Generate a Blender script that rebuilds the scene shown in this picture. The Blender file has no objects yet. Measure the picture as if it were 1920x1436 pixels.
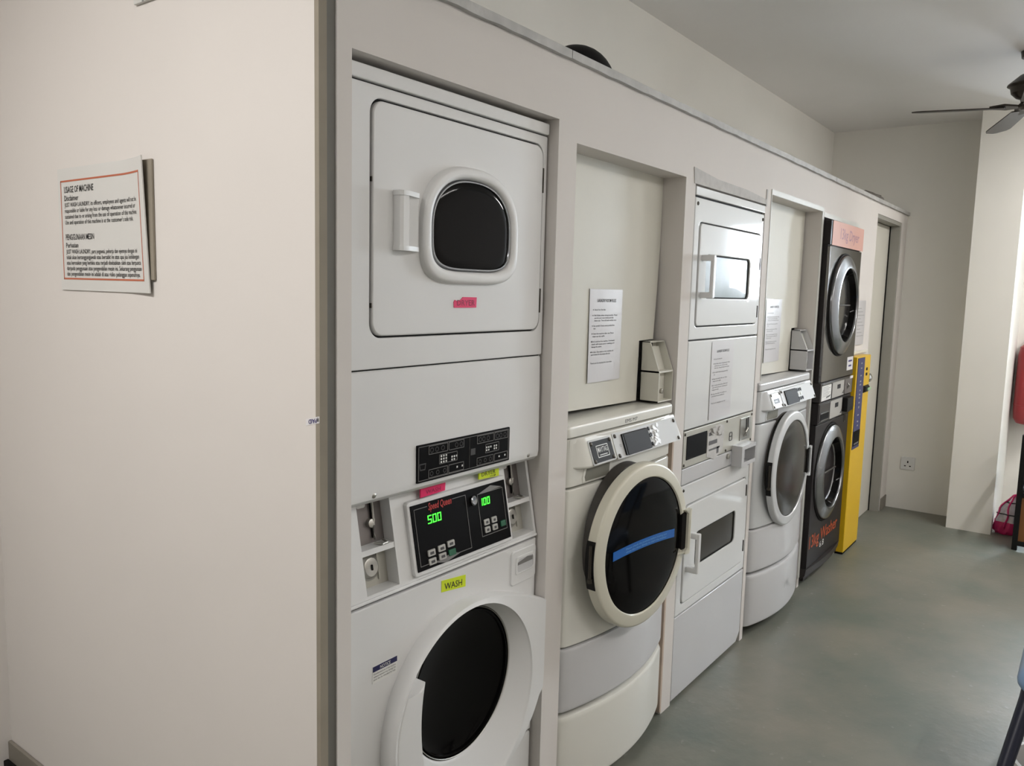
import bpy, bmesh, math, random
from mathutils import Matrix, Vector

random.seed(7)
C = bpy.context.scene.collection
PI = math.pi

# ------------------------------------------------------------------ camera, world, exposure
F_PX = 1494.0
YAW, PITCH, ROLL = math.radians(36.1875), math.radians(-6.6491), math.radians(1.4328)
fw = Vector((math.cos(PITCH) * math.cos(YAW), math.cos(PITCH) * math.sin(YAW), math.sin(PITCH)))
r0 = fw.cross(Vector((0, 0, 1))).normalized()
u0 = r0.cross(fw)
cr, sr = math.cos(ROLL), math.sin(ROLL)
rt, up = cr * r0 + sr * u0, -sr * r0 + cr * u0
cd = bpy.data.cameras.new('camera')
cd.sensor_fit = 'HORIZONTAL'
cd.sensor_width = 36.0
cd.lens = F_PX / 1920.0 * 36.0
cd.clip_start = 0.02
cam = bpy.data.objects.new('camera', cd)
C.objects.link(cam)
CAM = Vector((-1.083, -1.183, 1.550))
cam.matrix_world = Matrix(((rt.x, up.x, -fw.x, CAM.x), (rt.y, up.y, -fw.y, CAM.y),
                           (rt.z, up.z, -fw.z, CAM.z), (0, 0, 0, 1)))
sc = bpy.context.scene
sc.camera = cam
sc.view_settings.view_transform = 'Standard'
sc.view_settings.look = 'None'
sc.view_settings.gamma = 1.0
sc.view_settings.use_curve_mapping = False
sc.view_settings.exposure = 0.0
w = bpy.data.worlds.new('world')
sc.world = w
w.use_nodes = True
w.node_tree.nodes['Background'].inputs[0].default_value = (0.80, 0.90, 1.0, 1)
w.node_tree.nodes['Background'].inputs[1].default_value = 0.35

# ------------------------------------------------------------------ lamps and daylight of the room
WINDOW_END = 55.0      # emission of the panes
TUBE_WATT = dict(entry=44.0, middle=18.0, back=15.0, far=39.0)
TUBE_GLOW = 32.0       # the bare tubes also light the ceiling


# ------------------------------------------------------------------ materials
def lin(c):
    return tuple((v / 12.92 if v <= 0.04045 else ((v + 0.055) / 1.055) ** 2.4) for v in [x / 255.0 for x in c])


def mat(name, rgb, rough=0.5, metal=0.0, coat=0.0, var=0.03, scale=6.0, bump=0.0, bscale=60.0, emit=0.0, spec=0.5,
        coat_rough=0.08):
    """procedural surface: a base colour with soft noise variation and an optional fine bump"""
    m = bpy.data.materials.new(name)
    m.use_nodes = True
    nt = m.node_tree
    b = nt.nodes['Principled BSDF']
    col = lin(rgb)
    b.inputs['Roughness'].default_value = rough
    b.inputs['Metallic'].default_value = metal
    b.inputs['Coat Weight'].default_value = coat
    b.inputs['Coat Roughness'].default_value = coat_rough
    b.inputs['Specular IOR Level'].default_value = spec
    tc = nt.nodes.new('ShaderNodeTexCoord')
    nz = nt.nodes.new('ShaderNodeTexNoise')
    nz.inputs['Scale'].default_value = scale
    nz.inputs['Detail'].default_value = 4
    nt.links.new(tc.outputs['Object'], nz.inputs['Vector'])
    rp = nt.nodes.new('ShaderNodeValToRGB')
    rp.color_ramp.elements[0].position = 0.35
    rp.color_ramp.elements[1].position = 0.65
    rp.color_ramp.elements[0].color = tuple(v * (1 - var) for v in col) + (1,)
    rp.color_ramp.elements[1].color = tuple(min(1, v * (1 + var)) for v in col) + (1,)
    nt.links.new(nz.outputs['Fac'], rp.inputs['Fac'])
    nt.links.new(rp.outputs['Color'], b.inputs['Base Color'])
    if bump:
        n2 = nt.nodes.new('ShaderNodeTexNoise')
        n2.inputs['Scale'].default_value = bscale
        n2.inputs['Detail'].default_value = 3
        nt.links.new(tc.outputs['Object'], n2.inputs['Vector'])
        bp = nt.nodes.new('ShaderNodeBump')
        bp.inputs['Strength'].default_value = bump
        bp.inputs['Distance'].default_value = 0.01
        nt.links.new(n2.outputs['Fac'], bp.inputs['Height'])
        nt.links.new(bp.outputs['Normal'], b.inputs['Normal'])
    if emit:
        b.inputs['Emission Color'].default_value = col + (1,)
        b.inputs['Emission Strength'].default_value = emit
    return m


M = {}
M['wall'] = mat('wall_paint', (212, 207, 202), 0.75, bump=0.12, bscale=9, var=0.015, scale=1.5)
M['wall_end'] = mat('wall_paint_cool', (231, 229, 222), 0.8, bump=0.10, bscale=9, var=0.02, scale=1.5)
M['ceiling'] = mat('ceiling_paint', (238, 236, 234), 0.9, var=0.02, scale=1.0)
M['board'] = mat('painted_board', (209, 207, 196), 0.55, var=0.02, scale=3, bump=0.05, bscale=20)
M['tan'] = mat('raw_edge_and_shadow', (142, 134, 120), 0.8, var=0.05, scale=10)  # bare board edge, also the shadow strip beside the usage sign
M['grey_trim'] = mat('grey_channel', (108, 107, 101), 0.6, var=0.05, scale=8)
M['zinc'] = mat('scuffed_grey_edge', (178, 177, 174), 0.6, var=0.10, scale=18, bump=0.2, bscale=40)
M['chalk'] = mat('chipped_plaster', (190, 188, 185), 0.8, var=0.08, scale=25)
M['skirt'] = mat('grey_skirting', (128, 122, 112), 0.6, var=0.05)
M['enamel'] = mat('white_enamel', (220, 220, 219), 0.5, coat=0.12, coat_rough=0.25, var=0.008, scale=3)
M['enamel_gloss'] = mat('glossy_white_enamel', (218, 219, 218), 0.5, coat=0.7, coat_rough=0.06, spec=0.1, var=0.008, scale=3)
M['plastic_white'] = mat('white_plastic', (220, 220, 219), 0.35, coat=0.2, var=0.008)
M['cream'] = mat('cream_plastic', (206, 203, 187), 0.35, coat=0.25, var=0.012, scale=4)
M['cream_body'] = mat('aged_white_enamel', (220, 219, 211), 0.35, coat=0.35, coat_rough=0.1, var=0.012, scale=4)
M['grey_panel'] = mat('pale_grey_enamel', (196, 196, 197), 0.4, coat=0.25, var=0.01)
M['cool_body'] = mat('cool_white_enamel', (200, 202, 203), 0.33, coat=0.4, coat_rough=0.1, var=0.008)
M['dark_gap'] = mat('dark_rubber_and_gap_shade', (22, 20, 19), 0.7, var=0.1, spec=0.15)  # rubber parts, and the shade put into gaps as a dark colour
M['gasket'] = mat('grey_rubber_gasket', (70, 66, 62), 0.6, var=0.15, scale=20)
M['black_glass'] = mat('black_glass', (11, 10, 10), 0.07, var=0.05, spec=0.09)
M['grey_glass'] = mat('smoked_glass', (58, 55, 50), 0.15, var=0.05, spec=0.2)
M['black_panel'] = mat('black_print', (12, 11, 12), 0.5, var=0.05, spec=0.06)
M['black_plastic'] = mat('black_plastic', (22, 22, 22), 0.5, var=0.05, spec=0.2)
M['charcoal'] = mat('charcoal_plate', (50, 50, 51), 0.6, var=0.04, spec=0.15)
M['line_grey'] = mat('grey_print', (120, 118, 116), 0.5, var=0.02)
M['dim_print'] = mat('dim_print', (62, 60, 60), 0.5, var=0.02)
M['white_print'] = mat('white_print', (225, 225, 222), 0.5, var=0.0)
M['key_grey'] = mat('key_caps', (172, 170, 165), 0.45, var=0.02)
M['green_key'] = mat('green_key', (18, 88, 58), 0.4, var=0.02)
M['led'] = mat('green_led', (70, 255, 60), 0.4, var=0.0, emit=2.2)
M['red_print'] = mat('red_print', (176, 34, 26), 0.5, var=0.02)
M['steel'] = mat('brushed_steel', (176, 174, 168), 0.35, metal=0.9, var=0.05, scale=20)
M['dull_steel'] = mat('worn_steel_plate', (128, 122, 120), 0.42, metal=0.6, var=0.08, scale=9)
M['alu_panel'] = mat('aluminium_panel', (186, 184, 174), 0.42, metal=0.35, var=0.03, scale=10)
M['chrome'] = mat('chrome', (215, 215, 212), 0.07, metal=1.0, var=0.01)
M['chrome_soft'] = mat('satin_chrome', (140, 141, 143), 0.22, metal=1.0, var=0.02)
M['mirror_steel'] = mat('dark_mirror_steel', (118, 116, 114), 0.12, metal=0.9, var=0.02)
M['dark_body'] = mat('dark_grey_enamel', (33, 29, 29), 0.4, var=0.03, spec=0.2)
M['dark_panel'] = mat('dark_grey_panel', (52, 48, 47), 0.35, var=0.03, spec=0.25)
M['screw'] = mat('screw_head', (70, 66, 60), 0.4, metal=0.7, var=0.1)
M['paper'] = mat('white_paper', (215, 213, 214), 0.6, var=0.01)
M['laminate'] = mat('laminated_paper', (208, 206, 208), 0.3, coat=0.5, coat_rough=0.1, var=0.01)
M['sign'] = mat('sign_sheet', (205, 204, 200), 0.5, var=0.01)
M['ink'] = mat('black_ink', (32, 30, 30), 0.6, var=0.0)
M['ink_grey'] = mat('grey_ink', (84, 82, 82), 0.6, var=0.0)
M['ink_faint'] = mat('faint_ink', (160, 160, 160), 0.6, var=0.0)
M['ink_blue'] = mat('violet_ink', (62, 52, 112), 0.6, var=0.0)
M['rust_line'] = mat('orange_brown_border', (178, 96, 66), 0.6, var=0.02)
M['pink'] = mat('pink_tape', (226, 22, 96), 0.5, var=0.03)
M['lime'] = mat('lime_tape', (206, 224, 32), 0.5, var=0.03)
M['navy_print'] = mat('navy_print', (24, 24, 78), 0.5, var=0.02)
M['blue_sticker'] = mat('blue_sticker', (10, 92, 172), 0.4, var=0.03)
M['blue_text'] = mat('pale_blue_text', (120, 178, 222), 0.5, var=0.0)
M['orange_paper'] = mat('salmon_paper', (206, 160, 146), 0.6, var=0.02)
M['orange_text'] = mat('orange_lettering', (184, 78, 36), 0.5, var=0.04)
M['yellow'] = mat('yellow_enamel', (226, 184, 24), 0.4, coat=0.2, var=0.02)
M['blue_strip'] = mat('blue_strip', (52, 56, 104), 0.4, var=0.04)
M['green_lens'] = mat('green_lens', (166, 205, 160), 0.3, var=0.02)
M['door_paint'] = mat('cream_door_paint', (206, 203, 192), 0.5, var=0.02, scale=2)
M['jamb'] = mat('grey_door_frame', (150, 148, 140), 0.5, var=0.03)
M['alu_frame'] = mat('pale_metal_frame', (204, 204, 198), 0.45, var=0.03, scale=14)
M['fan_brown'] = mat('dark_bronze', (52, 46, 40), 0.35, metal=0.4, var=0.08)
M['fan_wood'] = mat('dark_brown_blade', (50, 42, 36), 0.4, var=0.10, scale=14)
M['red_paint'] = mat('red_paint', (146, 22, 30), 0.3, coat=0.4, var=0.02)
M['brown_board'] = mat('brown_board', (118, 76, 36), 0.6, var=0.10, scale=5)
M['teal_dark'] = mat('dark_teal_box', (14, 32, 34), 0.5, var=0.05)
M['pink_bag'] = mat('pink_film', (206, 40, 108), 0.3, coat=0.4, var=0.08, scale=20)
M['white_bag'] = mat('white_film', (204, 196, 202), 0.3, coat=0.4, var=0.15, scale=30)
M['navy'] = mat('navy_frame', (24, 28, 46), 0.35, var=0.05)
M['pale_blue'] = mat('pale_blue_vinyl', (128, 160, 198), 0.3, coat=0.4, var=0.04)
M['white_tub'] = mat('white_tub', (214, 212, 208), 0.5, var=0.04)
M['black_cloth'] = mat('black_shell', (10, 10, 11), 0.5, var=0.1, spec=0.15)
M['grey_cloth'] = mat('grey_plastic_bundle', (108, 104, 98), 0.7, var=0.2, scale=30)
M['grip_shade'] = mat('olive_grey_shade', (112, 110, 98), 0.6, var=0.03)  # shade of the drawer grip's hollow as a colour
M['keypad_white'] = mat('keypad_white', (196, 197, 196), 0.5, var=0.01, spec=0.2)
M['pink_ink'] = mat('pink_ink', (140, 8, 60), .6)
M['window_grey'] = mat('grey_window_glass', (118, 124, 122), 0.3, coat=0.12, spec=0.1, coat_rough=0.02, var=0.08, scale=9)
M['tube_glow'] = mat('fluorescent_tube', (255, 250, 244), 0.4, var=0.0, emit=TUBE_GLOW)
M['window_end'] = mat('bright_sky_pane', (232, 244, 255), 0.3, var=0.0, emit=WINDOW_END)
M['wood_raw'] = mat('raw_timber_edge', (186, 168, 152), 0.8, var=0.08, scale=12)


def floor_material():
    m = bpy.data.materials.new('painted_concrete')
    m.use_nodes = True
    nt = m.node_tree
    b = nt.nodes['Principled BSDF']
    tc = nt.nodes.new('ShaderNodeTexCoord')
    n1 = nt.nodes.new('ShaderNodeTexNoise'); n1.inputs['Scale'].default_value = 1.6; n1.inputs['Detail'].default_value = 6
    n1.inputs['Roughness'].default_value = 0.6
    n2 = nt.nodes.new('ShaderNodeTexNoise'); n2.inputs['Scale'].default_value = 26; n2.inputs['Detail'].default_value = 4
    for n in (n1, n2):
        nt.links.new(tc.outputs['Object'], n.inputs['Vector'])
    rp = nt.nodes.new('ShaderNodeValToRGB')
    rp.color_ramp.elements[0].position = 0.34; rp.color_ramp.elements[1].position = 0.68
    rp.color_ramp.elements[0].color = lin((96, 103, 95)) + (1,)
    rp.color_ramp.elements[1].color = lin((126, 122, 111)) + (1,)
    nt.links.new(n1.outputs['Fac'], rp.inputs['Fac'])
    sp = nt.nodes.new('ShaderNodeValToRGB')
    sp.color_ramp.elements[0].position = 0.66; sp.color_ramp.elements[1].position = 0.74
    sp.color_ramp.elements[0].color = (0, 0, 0, 1); sp.color_ramp.elements[1].color = (0.35, 0.35, 0.35, 1)
    nt.links.new(n2.outputs['Fac'], sp.inputs['Fac'])
    mx = nt.nodes.new('ShaderNodeMix'); mx.data_type = 'RGBA'
    nt.links.new(sp.outputs['Color'], mx.inputs['Factor'])
    nt.links.new(rp.outputs['Color'], mx.inputs[6])
    mx.inputs[7].default_value = lin((156, 155, 147)) + (1,)
    nt.links.new(mx.outputs[2], b.inputs['Base Color'])
    b.inputs['Roughness'].default_value = 0.42
    bp = nt.nodes.new('ShaderNodeBump'); bp.inputs['Strength'].default_value = 0.12; bp.inputs['Distance'].default_value = 0.01
    nt.links.new(n2.outputs['Fac'], bp.inputs['Height'])
    nt.links.new(bp.outputs['Normal'], b.inputs['Normal'])
    return m


M['floor'] = floor_material()


# ------------------------------------------------------------------ mesh builder
def rrect(x0, x1, z0, z1, r, n=6):
    r = max(r, 1e-4)
    pts = []
    for cx, cz, a0 in ((x1 - r, z0 + r, -PI / 2), (x1 - r, z1 - r, 0), (x0 + r, z1 - r, PI / 2), (x0 + r, z0 + r, PI)):
        for i in range(n + 1):
            a = a0 + PI / 2 * i / n
            pts.append((cx + r * math.cos(a), cz + r * math.sin(a)))
    return pts


def circle(cx, cz, r, n=64):
    return [(cx + r * math.cos(2 * PI * i / n), cz + r * math.sin(2 * PI * i / n)) for i in range(n)]


def inset(pts, d):
    n = len(pts)
    out = []
    for i in range(n):
        a, p, c = Vector(pts[i - 1]), Vector(pts[i]), Vector(pts[(i + 1) % n])
        e1, e2 = p - a, c - p
        if e1.length < 1e-9: e1 = e2
        if e2.length < 1e-9: e2 = e1
        n1 = Vector((-e1.y, e1.x)).normalized(); n2 = Vector((-e2.y, e2.x)).normalized()
        nn = n1 + n2
        nn = nn.normalized() if nn.length > 1e-9 else n1
        k = 1 / max(0.5, nn.dot(n1))
        q = p + nn * d * k
        out.append((q.x, q.y))
    return out


def rect_ray(x0, x1, z0, z1, cx, cz, n=64):
    """points of a rectangle seen from (cx,cz) at n equal angles, the corners kept"""
    pts = []
    for i in range(n):
        a = 2 * PI * i / n
        dx, dz = math.cos(a), math.sin(a)
        t = 1e9
        if dx > 1e-9: t = min(t, (x1 - cx) / dx)
        if dx < -1e-9: t = min(t, (x0 - cx) / dx)
        if dz > 1e-9: t = min(t, (z1 - cz) / dz)
        if dz < -1e-9: t = min(t, (z0 - cz) / dz)
        pts.append((cx + t * dx, cz + t * dz))
    for X, Z in ((x0, z0), (x1, z0), (x1, z1), (x0, z1)):
        a = math.atan2(Z - cz, X - cx) % (2 * PI)
        i = int(round(a / (2 * PI) * n)) % n
        pts[i] = (X, Z)
    return pts


class B:
    def __init__(self):
        self.bm = bmesh.new(); self.mi = 0

    def face(self, vs):
        try:
            f = self.bm.faces.new(vs); f.material_index = self.mi; return f
        except ValueError:
            return None

    def loft(self, rings, cap0=True, cap1=True, closed=True):
        R = [[self.bm.verts.new(p) for p in ring] for ring in rings]
        n = len(R[0])
        for a, b in zip(R, R[1:]):
            for i in range(n if closed else n - 1):
                j = (i + 1) % n
                self.face((a[i], a[j], b[j], b[i]))
        if cap0: self.face(list(reversed(R[0])))
        if cap1: self.face(R[-1])
        return self

    def box(self, x0, x1, y0, y1, z0, z1, bev=0.0, seg=2):
        vs = [self.bm.verts.new(p) for p in ((x0, y0, z0), (x1, y0, z0), (x1, y1, z0), (x0, y1, z0),
                                             (x0, y0, z1), (x1, y0, z1), (x1, y1, z1), (x0, y1, z1))]
        fs = [self.face([vs[i] for i in q]) for q in ((0, 3, 2, 1), (4, 5, 6, 7), (0, 1, 5, 4), (1, 2, 6, 5), (2, 3, 7, 6), (3, 0, 4, 7))]
        if bev:
            es = {e for f in fs for e in f.edges}
            r = bmesh.ops.bevel(self.bm, geom=list(es), offset=bev, segments=seg, affect='EDGES', profile=0.5)
            for f in r['faces']: f.material_index = self.mi
        return self

    def prism(self, pts, y0, y1, bev=0.0):
        """outline in x,z pushed from its front y0 back to y1, front edge rounded by bev"""
        if bev:
            r = []
            for k in (3, 2, 1, 0):
                a = PI / 2 * k / 3
                o = inset(pts, bev * (1 - math.cos(a)))
                r.append([(p[0], y0 + bev * (1 - math.sin(a)), p[1]) for p in o])
            rings = r + [[(p[0], y1, p[1]) for p in pts]]
        else:
            rings = [[(p[0], y0, p[1]) for p in pts], [(p[0], y1, p[1]) for p in pts]]
        self.loft(rings)
        return self

    def ring(self, outer, inner, y0, y1, bev_in=0.0, bev_out=0.0):
        r = [[(p[0], y1, p[1]) for p in outer]]
        if bev_out:
            r.append([(p[0], y0 + bev_out, p[1]) for p in outer])
            r.append([(p[0], y0 + bev_out * .3, p[1]) for p in inset(outer, bev_out * .3)])
            r.append([(p[0], y0, p[1]) for p in inset(outer, bev_out)])
        else:
            r.append([(p[0], y0, p[1]) for p in outer])
        if bev_in:
            r.append([(p[0], y0, p[1]) for p in inset(inner, -bev_in)])
            r.append([(p[0], y0 + bev_in * .3, p[1]) for p in inset(inner, -bev_in * .3)])
            r.append([(p[0], y0 + bev_in, p[1]) for p in inner])
        else:
            r.append([(p[0], y0, p[1]) for p in inner])
        r.append([(p[0], y1, p[1]) for p in inner])
        r.append(r[0])
        R = [[self.bm.verts.new(p) for p in ring] for ring in r[:-1]]
        R.append(R[0])
        n = len(outer)
        for a, b in zip(R, R[1:]):
            for i in range(n):
                j = (i + 1) % n
                self.face((a[i], a[j], b[j], b[i]))
        return self

    def lathe(self, cx, cz, prof, n=64, cap0=False, cap1=False):
        self.loft([[(cx + r * math.cos(2 * PI * i / n), y, cz + r * math.sin(2 * PI * i / n)) for i in range(n)] for r, y in prof], cap0, cap1)
        return self

    def lathe_z(self, cx, cy, prof, n=48, cap0=True, cap1=True):
        self.loft([[(cx + r * math.cos(2 * PI * i / n), cy + r * math.sin(2 * PI * i / n), z) for i in range(n)] for r, z in prof], cap0, cap1)
        return self

    def tube(self, path, r, n=10, radii=None):
        P = [Vector(p) for p in path]
        rings = []
        for k, p in enumerate(P):
            t = (P[min(k + 1, len(P) - 1)] - P[max(k - 1, 0)]).normalized()
            a = t.cross(Vector((0, 0, 1)))
            if a.length < 1e-3: a = t.cross(Vector((1, 0, 0)))
            a.normalize(); b = t.cross(a)
            rr = radii[k] if radii else r
            rings.append([tuple(p + rr * (math.cos(2 * PI * i / n) * a + math.sin(2 * PI * i / n) * b)) for i in range(n)])
        self.loft(rings)
        return self

    def grid(self, nx, nz, fn, closed_back=None):
        """front sheet fn(u,v)->(x,y,z); closed_back(x,y,z)->point behind makes it a solid"""
        V = [[self.bm.verts.new(fn(i / nx, j / nz)) for i in range(nx + 1)] for j in range(nz + 1)]
        for j in range(nz):
            for i in range(nx):
                self.face((V[j][i], V[j][i + 1], V[j + 1][i + 1], V[j + 1][i]))
        if closed_back:
            K = [[self.bm.verts.new(closed_back(*v.co)) for v in row] for row in V]
            for j in range(nz):
                for i in range(nx):
                    self.face((K[j][i], K[j + 1][i], K[j + 1][i + 1], K[j][i + 1]))
            ring = [(0, i) for i in range(nx)] + [(j, nx) for j in range(nz)] + [(nz, i) for i in range(nx, 0, -1)] + [(j, 0) for j in range(nz, 0, -1)]
            for (a, b), (c, d) in zip(ring, ring[1:] + ring[:1]):
                self.face((V[c][d], V[a][b], K[a][b], K[c][d]))
        return self

    def text(self, s, mapf, h, w=None, align='L', bold=0.0, shear=0.0, res=2):
        """lettering of cap height h (fitted to width w) set through mapf(along, up) -> point"""
        cu = bpy.data.curves.new('lettering', 'FONT')
        cu.body = s; cu.size = h / 0.70; cu.resolution_u = res; cu.offset = bold * h; cu.shear = shear
        o = bpy.data.objects.new('lettering', cu)
        C.objects.link(o)
        dg = bpy.context.evaluated_depsgraph_get()
        me = bpy.data.meshes.new_from_object(o.evaluated_get(dg))
        bpy.data.objects.remove(o); bpy.data.curves.remove(cu)
        if len(me.vertices):
            xs = [v.co.x for v in me.vertices]
            x0, x1 = min(xs), max(xs)
            k = w / (x1 - x0) if w else 1.0
            off = {'L': 0, 'C': -(x1 - x0) * k / 2, 'R': -(x1 - x0) * k}[align]
            vs = [self.bm.verts.new(mapf((v.co.x - x0) * k + off, v.co.y)) for v in me.vertices]
            for p in me.polygons:
                self.face([vs[i] for i in p.vertices])
        bpy.data.meshes.remove(me)
        return self

    def xform(self, mtx):
        bmesh.ops.transform(self.bm, matrix=mtx, verts=self.bm.verts)
        return self

    def map(self, fn):
        for v in self.bm.verts: v.co = fn(v.co)
        return self


def origin(o):
    p = Vector((0, 0, 0))
    while o is not None:
        p += o.location; o = o.parent
    return p


def ob(name, b, m, parent=None, smooth=35, recalc=True):
    bm = b.bm
    if recalc: bmesh.ops.recalc_face_normals(bm, faces=bm.faces)
    if parent is not None:
        bmesh.ops.translate(bm, vec=-origin(parent), verts=bm.verts)
    me = bpy.data.meshes.new(name)
    bm.to_mesh(me); bm.free()
    for mm in (m if isinstance(m, (list, tuple)) else [m]):
        me.materials.append(mm if not isinstance(mm, str) else M[mm])
    if smooth:
        me.polygons.foreach_set('use_smooth', [True] * len(me.polygons))
        me.set_sharp_from_angle(angle=math.radians(smooth))
    o = bpy.data.objects.new(name, me)
    C.objects.link(o)
    if smooth:                          # keep the large flat faces flat beside their rounded edges
        wn = o.modifiers.new('weighted_normal', 'WEIGHTED_NORMAL')
        wn.mode = 'FACE_AREA'; wn.weight = 80; wn.keep_sharp = True
    if parent is not None: o.parent = parent
    return o


def thing(name, label, cat, loc, group=None):
    o = bpy.data.objects.new(name, None)
    o.empty_display_size = 0.1
    C.objects.link(o)
    o.location = loc
    o['label'] = label; o['category'] = cat
    if group: o['group'] = group
    return o


def tag(o, label, cat, group=None):
    """a thing that is one mesh: move its origin onto itself and describe it"""
    o['label'] = label; o['category'] = cat
    if group: o['group'] = group
    return o


def struct(name, b, m, parent=None, smooth=30):
    o = ob(name, b, m, parent, smooth)
    if parent is None: o['kind'] = 'structure'
    return o


def part_label(o, label):
    o['label'] = label
    return o


def front(x, z, y):
    return lambda a, u: (x + a, y, z + u)


def screws(parent, spots, y, r=0.006, m='screw'):
    for x, z in spots:
        ob('screw', B().lathe(x, z, [(r, y + .004), (r, y - .001), (r * .6, y - .003), (0.0005, y - .0035)], 14, True, True), m, parent)


# ------------------------------------------------------------------ the setting
ZC = 2.79
TOP = 2.155
XE = 5.34
struct('floor', B().box(-3.6, 8.6, -3.4, 1.6, -0.1, 0), 'floor')
struct('ceiling', B().box(-3.6, 8.6, -3.4, 1.6, ZC, ZC + .1), 'ceiling')
# the machine enclosure: one thin front wall with openings for the machines
b = B()
b.box(-.042, -.005, 0, .10, 0, TOP)
for x0, x1, z in ((-.005, .715, 1.997), (.805, 1.517, 1.950), (1.598, 2.322, 1.937), (2.387, 3.165, 1.985), (3.2, 3.895, 1.962), (4.405, 5.165, 2.088)):
    b.box(x0, x1, 0, .10, z, TOP)
for x0, x1 in ((.715, .805), (1.517, 1.598), (3.165, 3.2), (3.895, 4.405), (5.165, XE)):
    b.box(x0, x1, 0, .10, 0, TOP)
b.box(2.322, 2.387, 0, .10, 1.17, TOP)
b.box(2.322, 2.358, 0, .10, 0, 1.17)
struct('wall_front', b, 'wall')
struct('wall_partition_top', B().box(-.066, XE, .03, .555, TOP - .03, TOP), 'wall_end')
# cap strip along the top of the enclosure in three lengths, with a ragged lower edge
random.seed(3)
for k, (xa, xb) in enumerate(((-.08, .745), (.748, 3.34), (3.345, 5.46))):
    n = int((xb - xa) / .05)
    lo = [(xa + (xb - xa) * i / n, TOP + random.uniform(-.0022, .001)) for i in range(n + 1)]
    hi = [(xb, TOP + .021), (xa, TOP + .021)]
    struct('trim_%d' % (k + 1), B().prism(lo + hi, -.014, .05), 'zinc')
struct('trim_4', B().box(-.085, -.066, 0, .012, 0, 2.45), 'tan')
rag = [(-.066, 0.0)] + [(-.042 + random.uniform(-.002, .003), z * .06) for z in range(1, 36)] + [(-.066, 2.16)]
rag[1] = (-.042, 0.0)
struct('trim_5', B().prism(rag, .004, .03), 'grey_trim')
struct('wall_left', B().box(-.085, -.066, .012, 1.5, 0, ZC), 'wall')
struct('wall_left_return', B().box(-.066, XE, .555, .65, 0, ZC), 'wall_end')
struct('wall_far_left', B().box(-3.6, -.085, 1.48, 1.6, 0, ZC), 'wall')
struct('wall_end', B().box(XE, XE + .1, -.46, .555, 0, ZC), 'wall_end')
struct('wall_column', B().box(5.02, 5.70, -.722, -.455, 0, ZC), 'wall_end')
struct('wall_end_return', B().box(5.70, 5.80, -.935, -.455, 0, ZC), 'wall_end')
b = B()
b.box(8.5, 8.6, -3.4, -2.55, 0, ZC).box(8.5, 8.6, -1.25, 1.6, 0, ZC).box(8.5, 8.6, -2.55, -1.25, 0, 1.5).box(8.5, 8.6, -2.55, -1.25, 2.42, ZC)
struct('wall_far_end', b, 'wall_end')
b = B().box(-3.6, 8.6, -3.4, -3.3, 0, ZC)
struct('wall_right', b, 'wall')
struct('wall_behind', B().box(-3.7, -3.6, -3.4, 1.6, 0, ZC), 'wall')
wf = struct('window_1', B().box(8.52, 8.53, -2.55, -1.25, 1.5, 2.42), 'window_end')
b = B()
for y0, y1, z0, z1 in ((-2.55, -2.50, 1.5, 2.42), (-1.30, -1.25, 1.5, 2.42), (-2.55, -1.25, 1.5, 1.54), (-2.55, -1.25, 2.38, 2.42), (-1.60, -1.56, 1.5, 2.42)):
    b.box(8.48, 8.515, y0, y1, z0, z1)
ob('window_frame', b, 'alu_frame', wf)
struct('baseboard_left', B().box(-.097, -.085, .02, 1.48, 0, .095, .004), 'skirt')
struct('trim_10', B().box(-.112, -.097, .02, 1.48, 0, .036, .003), 'dark_gap')
struct('baseboard_front', B().box(5.165, XE, -.006, .0, 0, .09), 'skirt')
# boards closing the two niches above the front loaders
b = B()
o2 = [(.79, 1.193), (1.38, 1.181), (1.385, 1.388), (1.49, 1.390), (1.503, 1.55), (1.514, 1.72), (1.516, 1.95), (.79, 1.95)]
struct('wall_niche', b.prism(o2, .085, .100), 'board')
o4 = [(2.37, 1.187), (2.99, 1.176), (3.04, 1.176), (3.05, 1.392), (3.148, 1.394), (3.158, 1.985), (2.37, 1.985)]
struct('wall_niche_back', B().prism(o4, .080, .098), 'board')
# metal angles and scraped plaster edges round the openings
struct('trim_6', B().box(2.387, 3.19, -.004, 0, 1.9855, 2.008).box(3.1655, 3.185, -.004, 0, 0.05, 1.985).box(2.3875, 2.392, -.003, .0, 1.18, 1.984), 'alu_frame')
struct('trim_7', B().box(3.203, 3.93, -.003, .0, 1.962, 1.985).box(3.192, 3.1995, -.003, 0, .05, 1.985), 'alu_frame')
b = B()
b.prism([(1.585, 1.937), (2.322, 1.937), (2.322, 1.958), (2.1, 1.972), (1.8, 1.975), (1.575, 1.992)], -.0025, .0)
b.prism([(2.322, 1.93), (2.336, 1.93), (2.338, 2.0), (2.324, 2.0)], -.003, .0)
struct('trim_8', b, 'chalk')
# timber post foot standing proud between the second and third machine
struct('trim_9', B().box(1.505, 1.517, -.002, .09, .012, 1.10), 'wood_raw')
# doorway near the far end
d = struct('door_1', B().box(4.405, 5.165, .072, .112, .006, 2.06), 'door_paint')
ob('door_frame', B().box(4.405, 5.165, .004, .072, 2.064, 2.088).box(5.128, 5.165, .004, .095, 0, 2.064).box(4.405, 4.412, .004, .072, 0, 2.064), 'jamb', d)
ob('door_gap', B().box(5.122, 5.128, .064, .071, 0.0, 2.064), 'dark_gap', d)
kb = B().lathe(4.565, 1.032, [(.03, .072), (.03, .064), (.012, .06), (.012, .038), (.022, .034), (.03, .02), (.027, .005), (.014, -.003), (.0005, -.004)], 28, True, True)
ob('door_knob', kb, 'chrome', d)

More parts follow.
